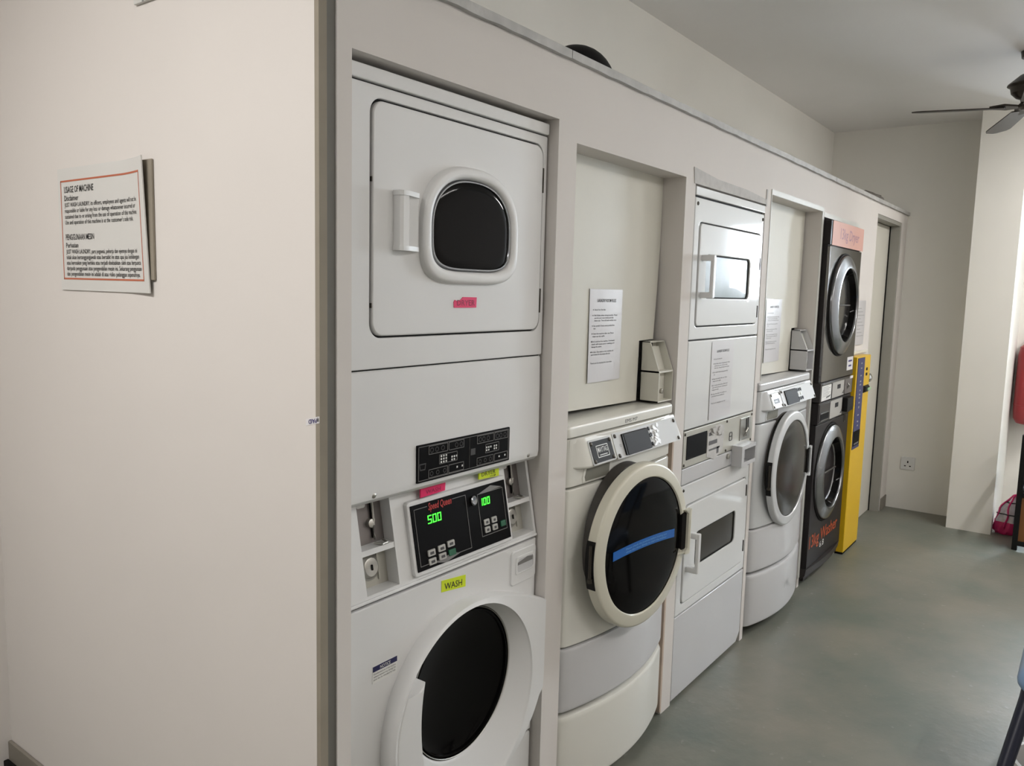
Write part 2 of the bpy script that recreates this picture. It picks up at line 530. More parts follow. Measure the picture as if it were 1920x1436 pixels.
# ------------------------------------------------------------------ lamps: fluorescent battens under the ceiling
def batten(label, x, y, watt, along='x', length=1.2):
    t = thing('ceiling_light', label, 'light', (x, y, ZC), 'fluorescent battens')
    hx, hy = (length / 2, .04) if along == 'x' else (.04, length / 2)
    ob('housing', B().box(x - hx, x + hx, y - hy, y + hy, ZC - .05, ZC, .006), 'plastic_white', t)
    p0, p1 = ((x - hx + .03, y, ZC - .075), (x + hx - .03, y, ZC - .075)) if along == 'x' else ((x, y - hy + .03, ZC - .075), (x, y + hy - .03, ZC - .075))
    ob('tube', B().tube([p0, p1], .014, 12), 'tube_glow', t)
    ld = bpy.data.lights.new('fluorescent_light', 'AREA')
    ld.shape = 'RECTANGLE'
    ld.size, ld.size_y = (length, .06) if along == 'x' else (.06, length)
    ld.energy = watt
    ld.color = (1.0, 0.975, 0.955)
    lo = bpy.data.objects.new('fluorescent_light', ld)
    C.objects.link(lo)
    lo.parent = t
    lo.location = (0, 0, -.095)
    return t


batten('fluorescent batten on the ceiling beside the plain wall with the usage sign', -1.55, .15, TUBE_WATT['entry'], 'y')
batten('fluorescent batten on the ceiling in front of the first two machines', .7, -2.5, TUBE_WATT['middle'], 'x')
batten('fluorescent batten on the ceiling facing the double dryer', 2.6, -2.6, TUBE_WATT['back'], 'x')
batten('added fluorescent batten beside the ceiling fan, brightening the far end', 4.4, -1.75, TUBE_WATT['far'], 'x')  # unseen lamp, added to brighten the end wall and column

# ------------------------------------------------------------------ 1: stacked washer dryer nearest the camera
def stacked_washer_dryer():
    x0, x1, yf = .008, .706, .030
    t = thing('stacked_washer_dryer', 'tall white coin laundry stack with green digits and a black oval dryer window', 'washer dryer', (.357, .3, 0))
    ob('cabinet', B().box(x0, x1, yf + .012, .54, 1.10, 1.98).box(x0, x1, yf + .11, .54, .866, 1.10).box(x0, x1, yf + .045, .54, .02, .866), 'enamel', t)
    for za, zb in ((1.10, 1.978), (.845, .866), (.285, .312)):
        ob('seam_shade', B().box(x0 + .004, x1 - .002, yf + .0085, yf + .0115, za, zb), 'dark_gap', t)  # dark strips added behind the panels so their gaps look shaded
    ob('top_panel', B().prism(rrect(x0, x1 + .004, 1.9565, 1.986, .005), yf - .004, .3, .003), 'enamel', t)
    # dryer front with the rounded opening and its door
    out = rrect(x0, x1 + .003, 1.378, 1.9535, .006, 8)
    hole = rrect(.072, .697 - .006, 1.443, 1.929, .032, 8)
    ob('dryer_front_panel', B().ring(out, hole, yf, yf + .03, .003, .004), 'enamel', t)
    d = ob('dryer_door', B().prism(rrect(.0765, .6865, 1.4470, 1.9245, .030, 8), yf - .003, yf + .02, .004), 'enamel', t)
    cx, cz = .389, 1.682

    def dshape(k):                      # arched top, flatter bottom with round corners
        pts = []
        hw, ht, hb = .149 + k, .121 + k, .095 + k
        for i in range(72):
            a = 2 * PI * i / 72
            c, s = math.cos(a), math.sin(a)
            e = 2.35 if s >= 0 else 4.2
            px = hw * abs(c) ** (2 / e) * (1 if c >= 0 else -1)
            pz = (ht if s >= 0 else hb) * abs(s) ** (2 / e) * (1 if s >= 0 else -1)
            pts.append((cx + px, cz + pz))
        return pts
    prof = [(.027, yf - .002), (.025, yf - .013), (.022, yf - .018), (.018, yf - .020), (.010, yf - .0205), (.003, yf - .019), (-.001, yf - .014), (-.003, yf - .006)]
    ob('window_bezel', B().loft([[(p[0], y, p[1]) for p in dshape(k)] for k, y in prof], False, False), 'enamel', d, smooth=50)
    ob('door_window', B().loft([[(p[0], y, p[1]) for p in dshape(k)] for k, y in ((-.003, yf - .008), (-.012, yf - .012), (-.03, yf - .013))], False, True), 'black_glass', d, smooth=60)
    ob('window_seal', B().loft([[(p[0], y, p[1]) for p in dshape(k)] for k, y in ((-.0035, yf - .0085), (-.006, yf - .0145), (-.009, yf - .0145), (-.010, yf - .0112))], False, False), 'chrome_soft', d)
    # pull: a hooded bar with a finger hollow
    hb = B()
    sec = [(.136, yf - .003), (.137, yf - .021), (.143, yf - .026), (.158, yf - .026), (.163, yf - .022), (.166, yf - .006), (.200, yf - .012), (.205, yf - .010), (.206, yf - .003)]
    hb.loft([[(a, y, z) for a, y in sec] for z in (1.636, 1.742)], True, True)
    cap = [(.134, yf - .003), (.135, yf - .022), (.142, yf - .0275), (.160, yf - .0275), (.204, yf - .013), (.207, yf - .010), (.207, yf - .003)]
    for za, zb in ((1.627, 1.637), (1.741, 1.751)):
        hb.loft([[(a, y, z) for a, y in cap] for z in (za, zb)], True, True)
    ob('door_handle', hb, 'enamel', d)
    for z in (1.806, 1.492):
        ob('hinge', B().box(.6855, .6905, yf - .004, yf + .004, z, z + .064, .001).box(.6845, .687, yf - .005, yf - .003, z + .02, z + .044), 'screw', d)
    for z in (1.506, 1.762):
        ob('door_catch', B().box(.0745, .0785, yf - .001, yf + .004, z, z + .010), 'screw', t)
    # pink tape with torn corner
    tp = B().prism([(.334, 1.506), (.416, 1.506), (.417, 1.5305), (.366, 1.531), (.357, 1.524), (.344, 1.521), (.337, 1.524), (.333, 1.519)], yf - .0045, yf - .003)
    o = ob('tape_label', tp, 'pink', d); part_label(o, 'torn pink tape reading DRYER')
    ob('handwriting', B().text('DRYER', front(.344, 1.511, yf - .0048), .013, .066, bold=.01), 'pink_ink', o)
    # middle service panel, its foot curved back
    mp = B()
    sect = [(yf + .03, 1.3750), (yf + .003, 1.3750), (yf, 1.372), (yf - .002, 1.30), (yf - .004, 1.115), (yf - .001, 1.100), (yf + .010, 1.090), (yf + .03, 1.086), (yf + .05, 1.086), (yf + .05, 1.372)]
    rings = []
    for X, k in ((x0, .010), (x0 + .002, .005), (x0 + .008, .0), (x1 - .006, 0), (x1, .005), (x1 + .003, .010)):
        rings.append([(X, y + (k if y < yf + .02 else 0), z) for y, z in sect])
    mp.loft(rings)
    o = ob('service_panel', mp, 'enamel', t)
    screws(o, ((.085, 1.1085), (.655, 1.1085)), yf - .001, .007, 'steel')
    # printed instruction plate
    g = ob('graphic_label', B().prism(rrect(.212, .561, 1.1105, 1.1975, .002), yf - .0068, yf - .003), 'black_panel', t)
    gx, gz, gw, gh, gy = .212, 1.1105, .349, .087, yf - .0075
    lb = B()

    def fr(u0, u1, v0, v1, wd=.0012):
        a0, a1, c0, c1 = gx + u0 * gw, gx + u1 * gw, gz + v0 * gh, gz + v1 * gh
        lb.box(a0, a1, gy, gy + .0006, c0, c0 + wd).box(a0, a1, gy, gy + .0006, c1 - wd, c1)
        lb.box(a0, a0 + wd, gy, gy + .0006, c0, c1).box(a1 - wd, a1, gy, gy + .0006, c0, c1)
    fr(.012, .985, .045, .955); fr(.53, .533, .045, .955)
    for u, v0, v1 in ((.11, .70, .93), (.615, .70, .93), (.11, .07, .30), (.615, .07, .30)):
        fr(u, u + .190, v0, v1); fr(u + .200, u + .36, v0, v1)
    fr(.215, .40, .38, .64); fr(.71, .87, .38, .64)
    ob('printed_lines', lb, 'line_grey', g)
    lb = B()
    for u in (.14, .19, .25, .39, .44, .65, .69, .74, .85, .89, .94):
        lb.ring(circle(gx + u * gw, gz + .81 * gh, .006, 16), circle(gx + u * gw, gz + .81 * gh, .0045, 16), gy, gy + .0006)
    for u in (.14, .20, .27, .65, .71, .77):
        lb.ring(circle(gx + u * gw, gz + .18 * gh, .0055, 16), circle(gx + u * gw, gz + .18 * gh, .004, 16), gy, gy + .0006)
    lb.ring([(gx + .020 * gw, gz + .50 * gh), (gx + .028 * gw, gz + .32 * gh), (gx + .077 * gw, gz + .32 * gh), (gx + .085 * gw, gz + .50 * gh)][::-1],
            [(gx + .027 * gw, gz + .47 * gh), (gx + .033 * gw, gz + .35 * gh), (gx + .072 * gw, gz + .35 * gh), (gx + .078 * gw, gz + .47 * gh)][::-1], gy, gy + .0006)
    lb.box(gx + .545 * gw, gx + .595 * gw, gy, gy + .0006, gz + .42 * gh, gz + .60 * gh)
    ob('printed_icons', lb, 'dim_print', g)
    lb = B()
    dots = [(.235 + .025 * i, .43 + .08 * j) for i in range(3) for j in range(3)] + [(.345 + .024 * i, .43 + .08 * j) for i in range(2) for j in range(2)] + [(.393, .51)]
    dots += [(.725 + .024 * i, .46 + .08 * j) for i in range(2) for j in range(2)] + [(.773, .54)] + [(.815 + .024 * i, .46 + .08 * j) for i in range(2) for j in range(2)]
    dots += [(.40, .19), (.455, .19), (.875, .19), (.945, .19)]
    for u, v in dots:
        X, Z = gx + u * gw, gz + v * gh
        lb.box(X - .0022, X + .0022, gy, gy + .0006, Z - .0022, Z + .0022)
    ob('printed_dots', lb, 'white_print', g)

    # sloping console: built upright at y=0, then leaned back at the top
    def lean(v): return Vector((v.x, v.y + yf + (v.z - .868) * .19, v.z))
    cb = B()
    Zb, Zt = .872, 1.100
    recs = ((.072, .171, .886, 1.085), (.600, .699, .886, 1.085))
    cb.box(x0, .072, 0, .03, Zb, Zt).box(.171, .600, 0, .03, Zb, Zt).box(.699, x1 + .003, 0, .03, Zb, Zt)
    for a, c, z0, z1 in recs:
        cb.box(a, c, 0, .03, Zb, z0).box(a, c, 0, .03, z1, Zt)
        cb.box(a - .004, a, .03, .075, Zb, z1).box(c, c + .004, .03, .075, Zb, z1).box(a, c, .03, .075, z0 - .006, z0)
        cb.box(a, c, .001, .040, .969, .981)
    cb.box(x0, x1 + .003, -.004, .02, Zb, Zb + .008, .003)
    cb.map(lean)
    con = ob('console', cb, 'plastic_white', t)
    for k, (a, c, z0, z1) in enumerate(recs):
        q = B().box(a, c, .046, .05, .981, z1).map(lambda v: lean(Vector((v.x, v.y - .014, v.z))))
        cp = ob('coin_slot', q, 'dull_steel', con)
        q = B()
        xc = a + (.067 if k == 0 else .062)
        q.tube([(xc, .038, z1 - .004), (xc, .037, 1.035), (xc - .004, .037, 1.022), (xc - .004, .037, .990)], .0035, 10)
        q.lathe(xc - .008, 1.026, [(.0095, .046), (.0095, .036), (.004, .034)], 16, True, True)
        q.tube([(xc - .014, .03, .986), (xc - .004, .014, .984), (xc + .012, .016, .984), (xc + .016, .034, .986)], .0028, 8)
        ob('coin_lever', q.map(lambda v: lean(Vector((v.x, v.y - .014, v.z)))), 'steel', con)
        q = B().box(xc - .0045, xc + .0012, .0415, .0455, .992, 1.020).box(xc - .002, xc + .003, .0415, .0455, 1.034, z1 - .002).map(lambda v: lean(Vector((v.x, v.y - .014, v.z))))
        ob('coin_opening', q, 'dark_gap', con)
        q = B().prism(rrect(a + .026, a + .052, 1.062, 1.074, .005), .0435, .0455).map(lambda v: lean(Vector((v.x, v.y - .014, v.z))))
        ob('slot_sticker', q, 'white_print', con)
        q = B().box(a, c, .050, .054, z0, .969).box(c - .030, c - .024, .046, .0515, z0 + .012, .965).map(lambda v: lean(Vector((v.x, v.y - .014, v.z))))
        ob('coin_vault_plate', q, 'alu_panel', con)
        lx, lz = a + .044, .932
        q = B().lathe(lx, lz, [(.031, .050), (.031, .047), (.027, .046), (.022, .040), (.019, .038), (.008, .0385), (.0005, .039)], 32, True, True).map(lambda v: lean(Vector((v.x, v.y - .014, v.z))))
        lk = ob('vault_lock', q, 'steel', con)
        q = B().prism(rrect(lx - .001, lx + .003, lz - .006, lz + .006, .001), .0365, .0385).map(lambda v: lean(Vector((v.x, v.y - .014, v.z))))
        ob('keyhole', q, 'dark_gap', lk)
    # display
    q = B().prism(rrect(.213, .588, .889, 1.060, .008), -.010, .002, .003).map(lean)
    fr_ = ob('display_frame', q, 'plastic_white', con)
    px0, px1, pz0, pz1 = .222, .580, .900, 1.050
    q = B().box(px0, px1, -.0125, -.008, pz0, pz1).map(lean)
    dp = ob('display_panel', q, 'black_panel', con)
    yl = -.0132
    q = B()

    def fr2(a0, a1, c0, c1, wd=.0013, skip=False):
        q.box(a0, a1, yl, yl + .0006, c0, c0 + wd)
        if skip: q.box(a0, a0 + .045, yl, yl + .0006, c1 - wd, c1).box(a0 + .135, a1, yl, yl + .0006, c1 - wd, c1)
        else: q.box(a0, a1, yl, yl + .0006, c1 - wd, c1)
        q.box(a0, a0 + wd, yl, yl + .0006, c0, c1).box(a1 - wd, a1, yl, yl + .0006, c0, c1)
    fr2(.231, .417, .910, 1.041, skip=True); fr2(.462, .568, .926, 1.033)
    q.prism([(.274, .9095), (.318, .900), (.372, .9095), (.345, .9165)], yl, yl + .0006)
    q.prism([(.465, 1.0325), (.52, 1.046), (.565, 1.0355), (.50, 1.0325)], yl, yl + .0006)
    ob('panel_lines', q.map(lean), 'line_grey', dp)
    q = B().text('Speed Queen', lambda a, u: (.279 + a, yl - .0004, 1.031 + u), .016, .084, bold=.03, shear=.25).map(lean)
    ob('brand_lettering', q, 'red_print', dp)

    SEG = {'0': 'abcdef', '1': 'bc', '5': 'afgcd'}

    def digits(s, X, Z, wd=.0125, h=.019):
        q = B()
        for ch in s:
            t_ = .0020
            S = {'a': (X, X + wd, Z + h - t_, Z + h), 'd': (X, X + wd, Z, Z + t_), 'g': (X, X + wd, Z + h / 2 - t_ / 2, Z + h / 2 + t_ / 2),
                 'f': (X, X + t_, Z + h / 2, Z + h), 'e': (X, X + t_, Z, Z + h / 2), 'b': (X + wd - t_, X + wd, Z + h / 2, Z + h), 'c': (X + wd - t_, X + wd, Z, Z + h / 2)}
            for k in SEG[ch]:
                s_ = S[k]; q.box(s_[0], s_[1], yl - .0002, yl + .0006, s_[2], s_[3])
            X += wd + .0045
        q.map(lambda v: Vector((v.x + (v.z - Z) * .08, v.y, v.z))).map(lean)
        return q
    ob('green_digits', digits('500', .273, 1.000), 'led', dp)
    ob('green_digits', digits('100', .468, 1.002, .0105, .018), 'led', dp)
    q = B().lathe(.443, 1.022, [(.012, -.012), (.012, -.018), (.009, -.020), (.006, -.0195), (.0005, -.019)], 24, True, True).map(lean)
    ob('key_switch', q, 'chrome_soft', dp)
    keys = [(.259, .928), (.259, .908), (.295, .930), (.295, .911), (.329, .933)]
    keys2 = [(.475, .953), (.506, .953), (.475, .934), (.506, .934)]
    for X, Z in keys + keys2:
        wk = .025 if X < .4 else .021
        kq = B().prism(rrect(X, X + wk, Z - .001, Z + .0135, .002), -.0155, -.012, .001).map(lean)
        k_ = ob('key', kq, 'key_grey', dp)
        kq = B().box(X + .006, X + wk - .006, -.0159, -.0153, Z + .003, Z + .009).map(lean)
        ob('key_symbol', kq, 'dim_print', k_)
    for X, Z, wk in ((.330, .911, .025), (.541, .935, .021)):
        kq = B().prism(rrect(X, X + wk, Z, Z + .0145, .002), -.0155, -.012, .001).map(lean)
        part_label(ob('key', kq, 'green_key', dp), 'green start key')
    # coloured tapes on the console lip
    q = B().prism([(.258, 1.0635), (.345, 1.0655), (.346, 1.0855), (.259, 1.088)], -.004, -.0005).map(lambda v: Vector((v.x, v.y + yf + .028, v.z)))
    o = ob('tape_label', q, 'pink', con); part_label(o, 'pink tape with faded handwriting')
    ob('handwriting', B().text('WASH', lambda a, u: (.276 + a, yf + .0235, 1.069 + u), .010, .052).map(lambda v: v), 'pink_ink', o)
    q = B().prism([(.476, 1.068), (.560, 1.064), (.559, 1.0885), (.476, 1.0895)], -.004, -.0005).map(lambda v: Vector((v.x, v.y + yf + .028, v.z)))
    o = ob('tape_label', q, 'lime', con); part_label(o, 'lime tape reading DRYER with an arrow')
    hw = B().text('DRYER', lambda a, u: (.486 + a, yf + .0235, 1.074 + u), .011, .058)
    hw.tube([(.520, yf + .0235, 1.0695), (.545, yf + .0235, 1.0695)], .0006, 6).tube([(.540, yf + .0235, 1.0725), (.545, yf + .0235, 1.0695), (.539, yf + .0235, 1.067)], .0006, 6)
    ob('handwriting', hw, 'ink', o)

    # washer front: plate with the detergent drawer opening left to the drawer's own box
    wcx, wcz = .388, .572
    n = 96
    ob('washer_front_panel', B().ring(rect_ray(x0, x1 + .003, .300, .866, wcx, wcz, n), circle(wcx, wcz, .205, n), yf, yf + .03, .002, .006), 'enamel', t)
    dq = B().prism(rrect(.588, .702, .757, .853, .012), yf - .005, yf + .01, .003)
    dr = ob('detergent_drawer', dq, 'plastic_white', t)
    dq = B().ring(rrect(.605, .692, .785, .835, .008), [(p[0], p[1]) for p in rrect(.612, .686, .789, .828, .012)], yf - .0075, yf - .004, 0, .002)
    ob('drawer_rim', dq, 'plastic_white', dr)
    dq = B().grid(12, 8, lambda u, v: (.612 + .074 * u, yf - .0056 + .0 * u, .789 + .039 * v))
    ob('drawer_recess', dq, 'grey_panel', dr)
    dq = B().prism([(.614, .811), (.684, .811), (.684, .822), (.660, .826), (.614, .818)], yf - .0062, yf - .005)
    ob('finger_slot', dq, 'line_grey', dr)
    o = ob('tape_label', B().prism([(.309, .826), (.399, .815), (.399, .845), (.309, .8545)], yf - .0012, yf), 'lime', t)
    part_label(o, 'lime tape reading WASH')
    ob('handwriting', B().text('WASH', lambda a, u: (.319 + a, yf - .0016, .8295 + u - a * .11), .016, .066, bold=.01), 'ink', o)
    nb = B().box(.084, .160, yf - .0008, yf, .684, .7235)
    o = ob('notice_sticker', nb, 'white_print', t)
    ob('sticker_band', B().box(.085, .1595, yf - .0014, yf - .0008, .7105, .7225), 'navy_print', o)
    ob('lettering', B().text('NOTICE', front(.106, .7128, yf - .002), .0075, .032, bold=.01), 'white_print', o)
    lq = B()
    for k, s in enumerate(('Unauthorized use of this machine', 'without payment may damage the', 'parts. See the attendant for help.')):
        lq.text(s, front(.087, .7035 - k * .0065, yf - .0014), .0035, .068)
    ob('lettering', lq, 'ink_grey', o)
    # porthole door with squared hinge side, seen as rays from the glass centre
    ocx, ocz, R = .389, .508, .280
    poly = [(ocx + R * math.cos(math.radians(a)), ocz + R * math.sin(math.radians(a))) for a in range(90, 271, 4)]
    poly += [(.45, .238), (.52, .264), (.575, .300), (.620, .335), (.659, .375), (.684, .415), (.692, .430), (.706, .436), (.709, .47), (.709, .60), (.710, .697), (.60, .742), (.52, .766), (.46, .780), (.42, .786)]

    def ray_poly(P):
        out = []
        for i in range(n):
            a = 2 * PI * i / n
            dx, dz = math.cos(a), math.sin(a)
            best = 0
            for (ax, az), (bx, bz) in zip(P, P[1:] + P[:1]):
                ex, ez = bx - ax, bz - az
                den = dx * ez - dz * ex
                if abs(den) < 1e-9: continue
                tt = ((ax - wcx) * ez - (az - wcz) * ex) / den
                uu = ((ax - wcx) * dz - (az - wcz) * dx) / den
                if tt > 0 and -1e-6 <= uu <= 1 + 1e-6: best = max(best, tt)
            out.append((wcx + dx * best, wcz + dz * best))
        return out
    base = ray_poly(poly)
    k0 = min(range(n), key=lambda i: math.hypot(base[i][0] - .710, base[i][1] - .697))
    base[k0] = (.710, .697)

    rim = circle(wcx, wcz, .190, n)
    dq = B()
    brim = ray_poly(circle(.378, .512, .266, 144))

    def mix(P, Q, k, y): return [(a[0] + (c[0] - a[0]) * k, y, a[1] + (c[1] - a[1]) * k) for a, c in zip(P, Q)]
    rings = [mix(base, rim, k, y) for k, y in ((0, yf + .002), (0, yf - .026), (.012, yf - .036), (.035, yf - .042))]
    rings += [mix(base, brim, .999, yf - .0455)]
    rings += [mix(brim, rim, k, y) for k, y in ((.04, yf - .0460), (.08, yf - .0445), (.12, yf - .041), (.93, yf - .012), (.98, yf - .009), (1, yf - .004), (1, yf + .008))]
    dq.loft(rings, False, False)
    wd = ob('washer_door', dq, 'enamel', t, smooth=40)
    gq = B().lathe(wcx, wcz, [(.191, yf - .002), (.190, yf - .008), (.188, yf - .009), (.186, yf - .005), (.184, yf - .005), (.182, yf - .009), (.179, yf - .009), (.177, yf - .001), (.150, yf + .008), (.080, yf + .014), (.0005, yf + .015)], 72, False, True)
    ob('door_glass', gq, 'black_glass', wd, smooth=50)
    ob('glass_trim', B().lathe(wcx, wcz, [(.1885, yf - .0095), (.1875, yf - .0108), (.1865, yf - .0095)], 72), 'steel', wd)
    # pull flap closing one side of the opening
    hq = B()
    pr_ = []
    for i in range(21):
        z = .300 + (.655 - .300) * i / 20
        dz = z - wcz
        xl = .378 - math.sqrt(.262 ** 2 - (z - .512) ** 2)
        xr = .196 + .016 * (abs(z - .555) / .12) ** 2
        pr_.append((z, xl, max(xr, xl + .004)))
    hq.loft([[(xl, yf - .042, z - .030 * (k == 20)), (xl + .006, yf - .0465, z - .030 * (k == 20)), (xr - .003, yf - .0475, z), (xr, yf - .044, z), (xr, yf - .014, z), (xl, yf - .014, z)] for k, (z, xl, xr) in enumerate(pr_)])
    ob('door_handle', hq, 'enamel', wd, smooth=40)
    ob('kick_panel', B().prism(rrect(x0, x1, .03, .296, .006), yf, yf + .03, .006), 'enamel', t)
    ob('machine_foot', B().box(x0 + .02, x1 - .02, yf + .06, .5, 0, .03), 'dark_gap', t)
    return t


stacked_washer_dryer()


# ------------------------------------------------------------------ 2 and 4: bow-fronted front loaders on pedestals
def front_loader(ox, oy, W, label, ajar, old):
    """built in the machine's own frame (x right, y back, z up) at ox,oy"""
    t = thing('front_load_washer', label, 'washing machine', (ox + W / 2, oy + .3, 0))
    mb = 'cream_body' if old else 'cool_body'
    T = Matrix.Translation((ox, oy, 0))

    def put(name, b, m, parent=t, pre=None, smooth=35):
        if pre is not None: b.xform(pre)
        b.xform(T)
        return ob(name, b, m, parent, smooth)
    xc = W / 2

    def bow(x, amt): return -amt * (1 - ((x - xc) / xc) ** 2)

    def panel(z0, z1, amt, r=.010, back=.10, side=.0, zb=None):
        """bowed plate with rounded edges; amt may differ at the foot (zb)"""
        us = [0, .004, .012, .03] + [.06 + .88 * i / 22 for i in range(23)] + [.97, .988, .996, 1.0]
        vs = [(z0, r), (z0 + r * .3, r * .3), (z0 + r, 0), ((z0 + z1) / 2, 0), (z1 - r, 0), (z1 - r * .3, r * .3), (z1, r)]
        ed = {0: .026, 1: .016, 2: .007, 3: .001}
        b = B()
        V = []
        for z, dv in vs:
            row = []
            for i, u in enumerate(us):
                k = min(i, len(us) - 1 - i)
                f = 0 if zb is None else (z1 - z) / (z1 - z0)
                am = amt if zb is None else amt + (zb - amt) * f
                row.append(b.bm.verts.new((u * W, bow(u * W, am) + dv + ed.get(k, 0) + side, z)))
            V.append(row)
        for a, c in zip(V, V[1:]):
            for i in range(len(us) - 1): b.face((a[i], a[i + 1], c[i + 1], c[i]))
        edge = V[0] + [r_[-1] for r_ in V[1:]] + list(reversed(V[-1][:-1])) + [r_[0] for r_ in reversed(V[1:-1])]
        bk = [b.bm.verts.new((v.co.x, back, v.co.z)) for v in edge]
        for i in range(len(edge)):
            j = (i + 1) % len(edge)
            b.face((edge[j], edge[i], bk[i], bk[j]))
        b.face(bk)
        return b
    put('cabinet', B().box(.004, W - .004, .09, .60, .04, 1.15), mb)
    # lid
    lb = B()
    sec = [(.02, 1.134), (.002, 1.134), (-.0015, 1.1355), (-.003, 1.139), (-.003, 1.159), (-.0015, 1.1645), (.002, 1.168), (.007, 1.170), (.02, 1.1715), (.10, 1.1735), (.60, 1.180), (.60, 1.134)]
    rings = []
    for X, k in ((0, .014), (.003, .006), (.012, 0), (W - .012, 0), (W - .003, .006), (W, .014)):
        rings.append([(X, y + (k if y < .05 else 0), z - (k * .3 if 1.15 < z < 1.171 else 0)) for y, z in sec])
    lb.loft(rings)
    lid = put('lid', lb, 'cream_body' if old else 'grey_panel')
    if old:
        put('handwriting', B().text('EMS M7', lambda a, u: (.335 + a, -.0034, 1.1415 + u), .011, .082), 'ink', lid)
    # console: bowed body and a slanted control plate standing out at its foot
    cons = put('console', panel(.988, 1.131, .012, .006), mb)
    w0, w1 = .076, W + .004
    sl = B()
    secs = []
    for X in [w0 - .06 + .012 * i for i in range(6)] + [w0 + .012, W - .01, w1]:
        f = min(1, max(0, (X - (w0 - .06)) / .072)); f = f * f * (3 - 2 * f)
        top = bow(X, .012) - .002 * f
        y_b = bow(X, .012) * (1 - f) + .004 * (1 - f) - .035 * f
        secs.append([(X, .03, 1.130), (X, min(top, .0) + .002 * (1 - f), 1.128), (X, y_b, 1.050), (X, y_b + .003, 1.043), (X, y_b + .009, 1.040), (X, .03, 1.032)])
    sl.loft(secs)
    put('control_plate', sl, mb, cons, smooth=50)

    def onp(v):                         # from flat plate coords (x, depth, z) to the slope
        f = (1.128 - v.z) / .078
        return Vector((v.x, v.y - .006 + (-.035 + .006) * f, v.z))
    nx0, nx1 = .088, .222
    pl = B().prism(rrect(nx0, nx1, 1.048, 1.118, .006), -.003, 0).map(onp)
    pl = put('badge_frame', pl, 'keypad_white', cons)
    bq = B().prism(rrect(nx0 + .007, nx1 - .006, 1.053, 1.113, .003), -.0045, -.002).map(onp)
    bg = put('badge', bq, 'charcoal' if old else 'alu_panel', cons)
    if old:
        put('brand_lettering', B().text('MAYTAG', lambda a, u: onp(Vector((.128 + a, -.0052, 1.080 + u))), .015, .056, bold=.004), 'white_print', bg)
        q = B().ring(rrect(.122, .190, 1.066, 1.100, .002), rrect(.124, .188, 1.068, 1.098, .001), -.0052, -.0044)
        q.box(.134, .178, -.0052, -.0044, 1.0715, 1.0735).map(onp)
        put('badge_border', q, 'white_print', bg)
    else:
        q = B().box(.118, .190, -.0052, -.0044, 1.070, 1.090).map(onp)
        put('badge_window', q, 'dim_print', bg)
        put('lettering', B().text('WASHER', lambda a, u: onp(Vector((.122 + a, -.0058, 1.077 + u))), .006, .04), 'alu_panel', bg)
    for X, Z in ((nx0 + .013, 1.108), (nx1 - .012, 1.108), (nx0 + .013, 1.058), (nx1 - .012, 1.058), (.246, 1.112), (.246, 1.054), (W - .025, 1.112), (W - .022, 1.054)):
        q = B().lathe(X, Z, [(.006, -.003), (.006, -.006), (.003, -.0075), (.0005, -.008)], 12, True, True).map(onp)
        put('screw', q, 'screw', cons)
    q = B().prism(rrect(.232, W - .006, 1.045, 1.121, .004), -.0028, 0).map(onp)
    fp = put('keypad_plate', q, 'keypad_white', cons)
    q = B().prism(rrect(.292, .456, 1.050, 1.113, .004), -.010, -.002, .002).map(onp)
    put('display', q, 'charcoal', fp)
    q = B().prism(rrect(.284, .300, 1.050, 1.113, .003), -.0085, -.002, .001).map(onp)
    put('display_side', q, 'black_plastic', fp)
    if old:                             # broken keypad: torn film and glue lumps
        random.seed(5)
        for k in range(16):
            X, Z, r = .482 + random.random() * .055, 1.052 + random.random() * .062, .005 + random.random() * .007
            pts = [(X + r * random.uniform(.5, 1.5) * math.cos(a), Z + r * random.uniform(.4, 1.1) * math.sin(a)) for a in [2 * PI * i / 9 for i in range(9)]]
            q = B().prism(pts, -.0035 - random.random() * .006, -.002, .001).map(onp)
            put('torn_film', q, 'plastic_white', fp)
        for X, Z in ((.470, 1.108), (.469, 1.087), (.478, 1.088), (.472, 1.060)):
            q = B().lathe(X, Z, [(.006, -.002), (.006, -.006), (.0005, -.007)], 12, True, True).map(onp)
            put('button_hole', q, 'black_plastic', fp)
        put('label_mark', B().text('12', lambda a, u: onp(Vector((.262 + a, -.0035, 1.078 + u))), .008, .010), 'ink_grey', fp)
    else:
        for j in range(2):
            for i in range(3):
                X, Z = .478 + i * .026, 1.103 - j * .040
                q = B().lathe(X, Z, [(.008, -.002), (.008, -.006), (.0005, -.007)], 14, True, True).map(onp)
                put('button', q, 'black_plastic', fp)
        for i in range(2):
            q = B().lathe(.486 + i * .03, 1.084, [(.007, -.002), (.007, -.005), (.0005, -.006)], 14, True, True).map(onp)
            put('button', q, 'alu_panel', fp)
    # drawer pull under the plate
    def onb(v): return Vector((v.x, v.y + bow(v.x, .012) + .0005, v.z))
    q = B().prism([(.082, .993), (.216, .993), (.231, 1.002), (.236, 1.036), (.088, 1.036), (.078, 1.008)], -.003, .02, .002).map(onb)
    dr = put('drawer_grip', q, mb, cons)
    q = B().prism([(.094, .997), (.212, .997), (.223, 1.004), (.227, 1.034), (.099, 1.034), (.090, 1.010)], -.0038, -.002).map(onb)
    put('hollow_shade', q, 'grip_shade', dr)  # flat patch, the hollow's shade is put into its colour
    # body below the console, pedestal skirt and kick
    body = put('front_panel', panel(.508, .983, .016, .006, zb=.050), mb)
    put('skirt_panel', panel(.303, .503, .052, .012, zb=.058), 'grey_panel')
    ped = put('pedestal_drawer', panel(.045, .292, .060, .018, zb=.062), 'cream_body' if old else 'grey_panel')
    put('pedestal_gap', B().box(.008, W - .02, .022, .1, .04, 1.0), 'dark_gap')
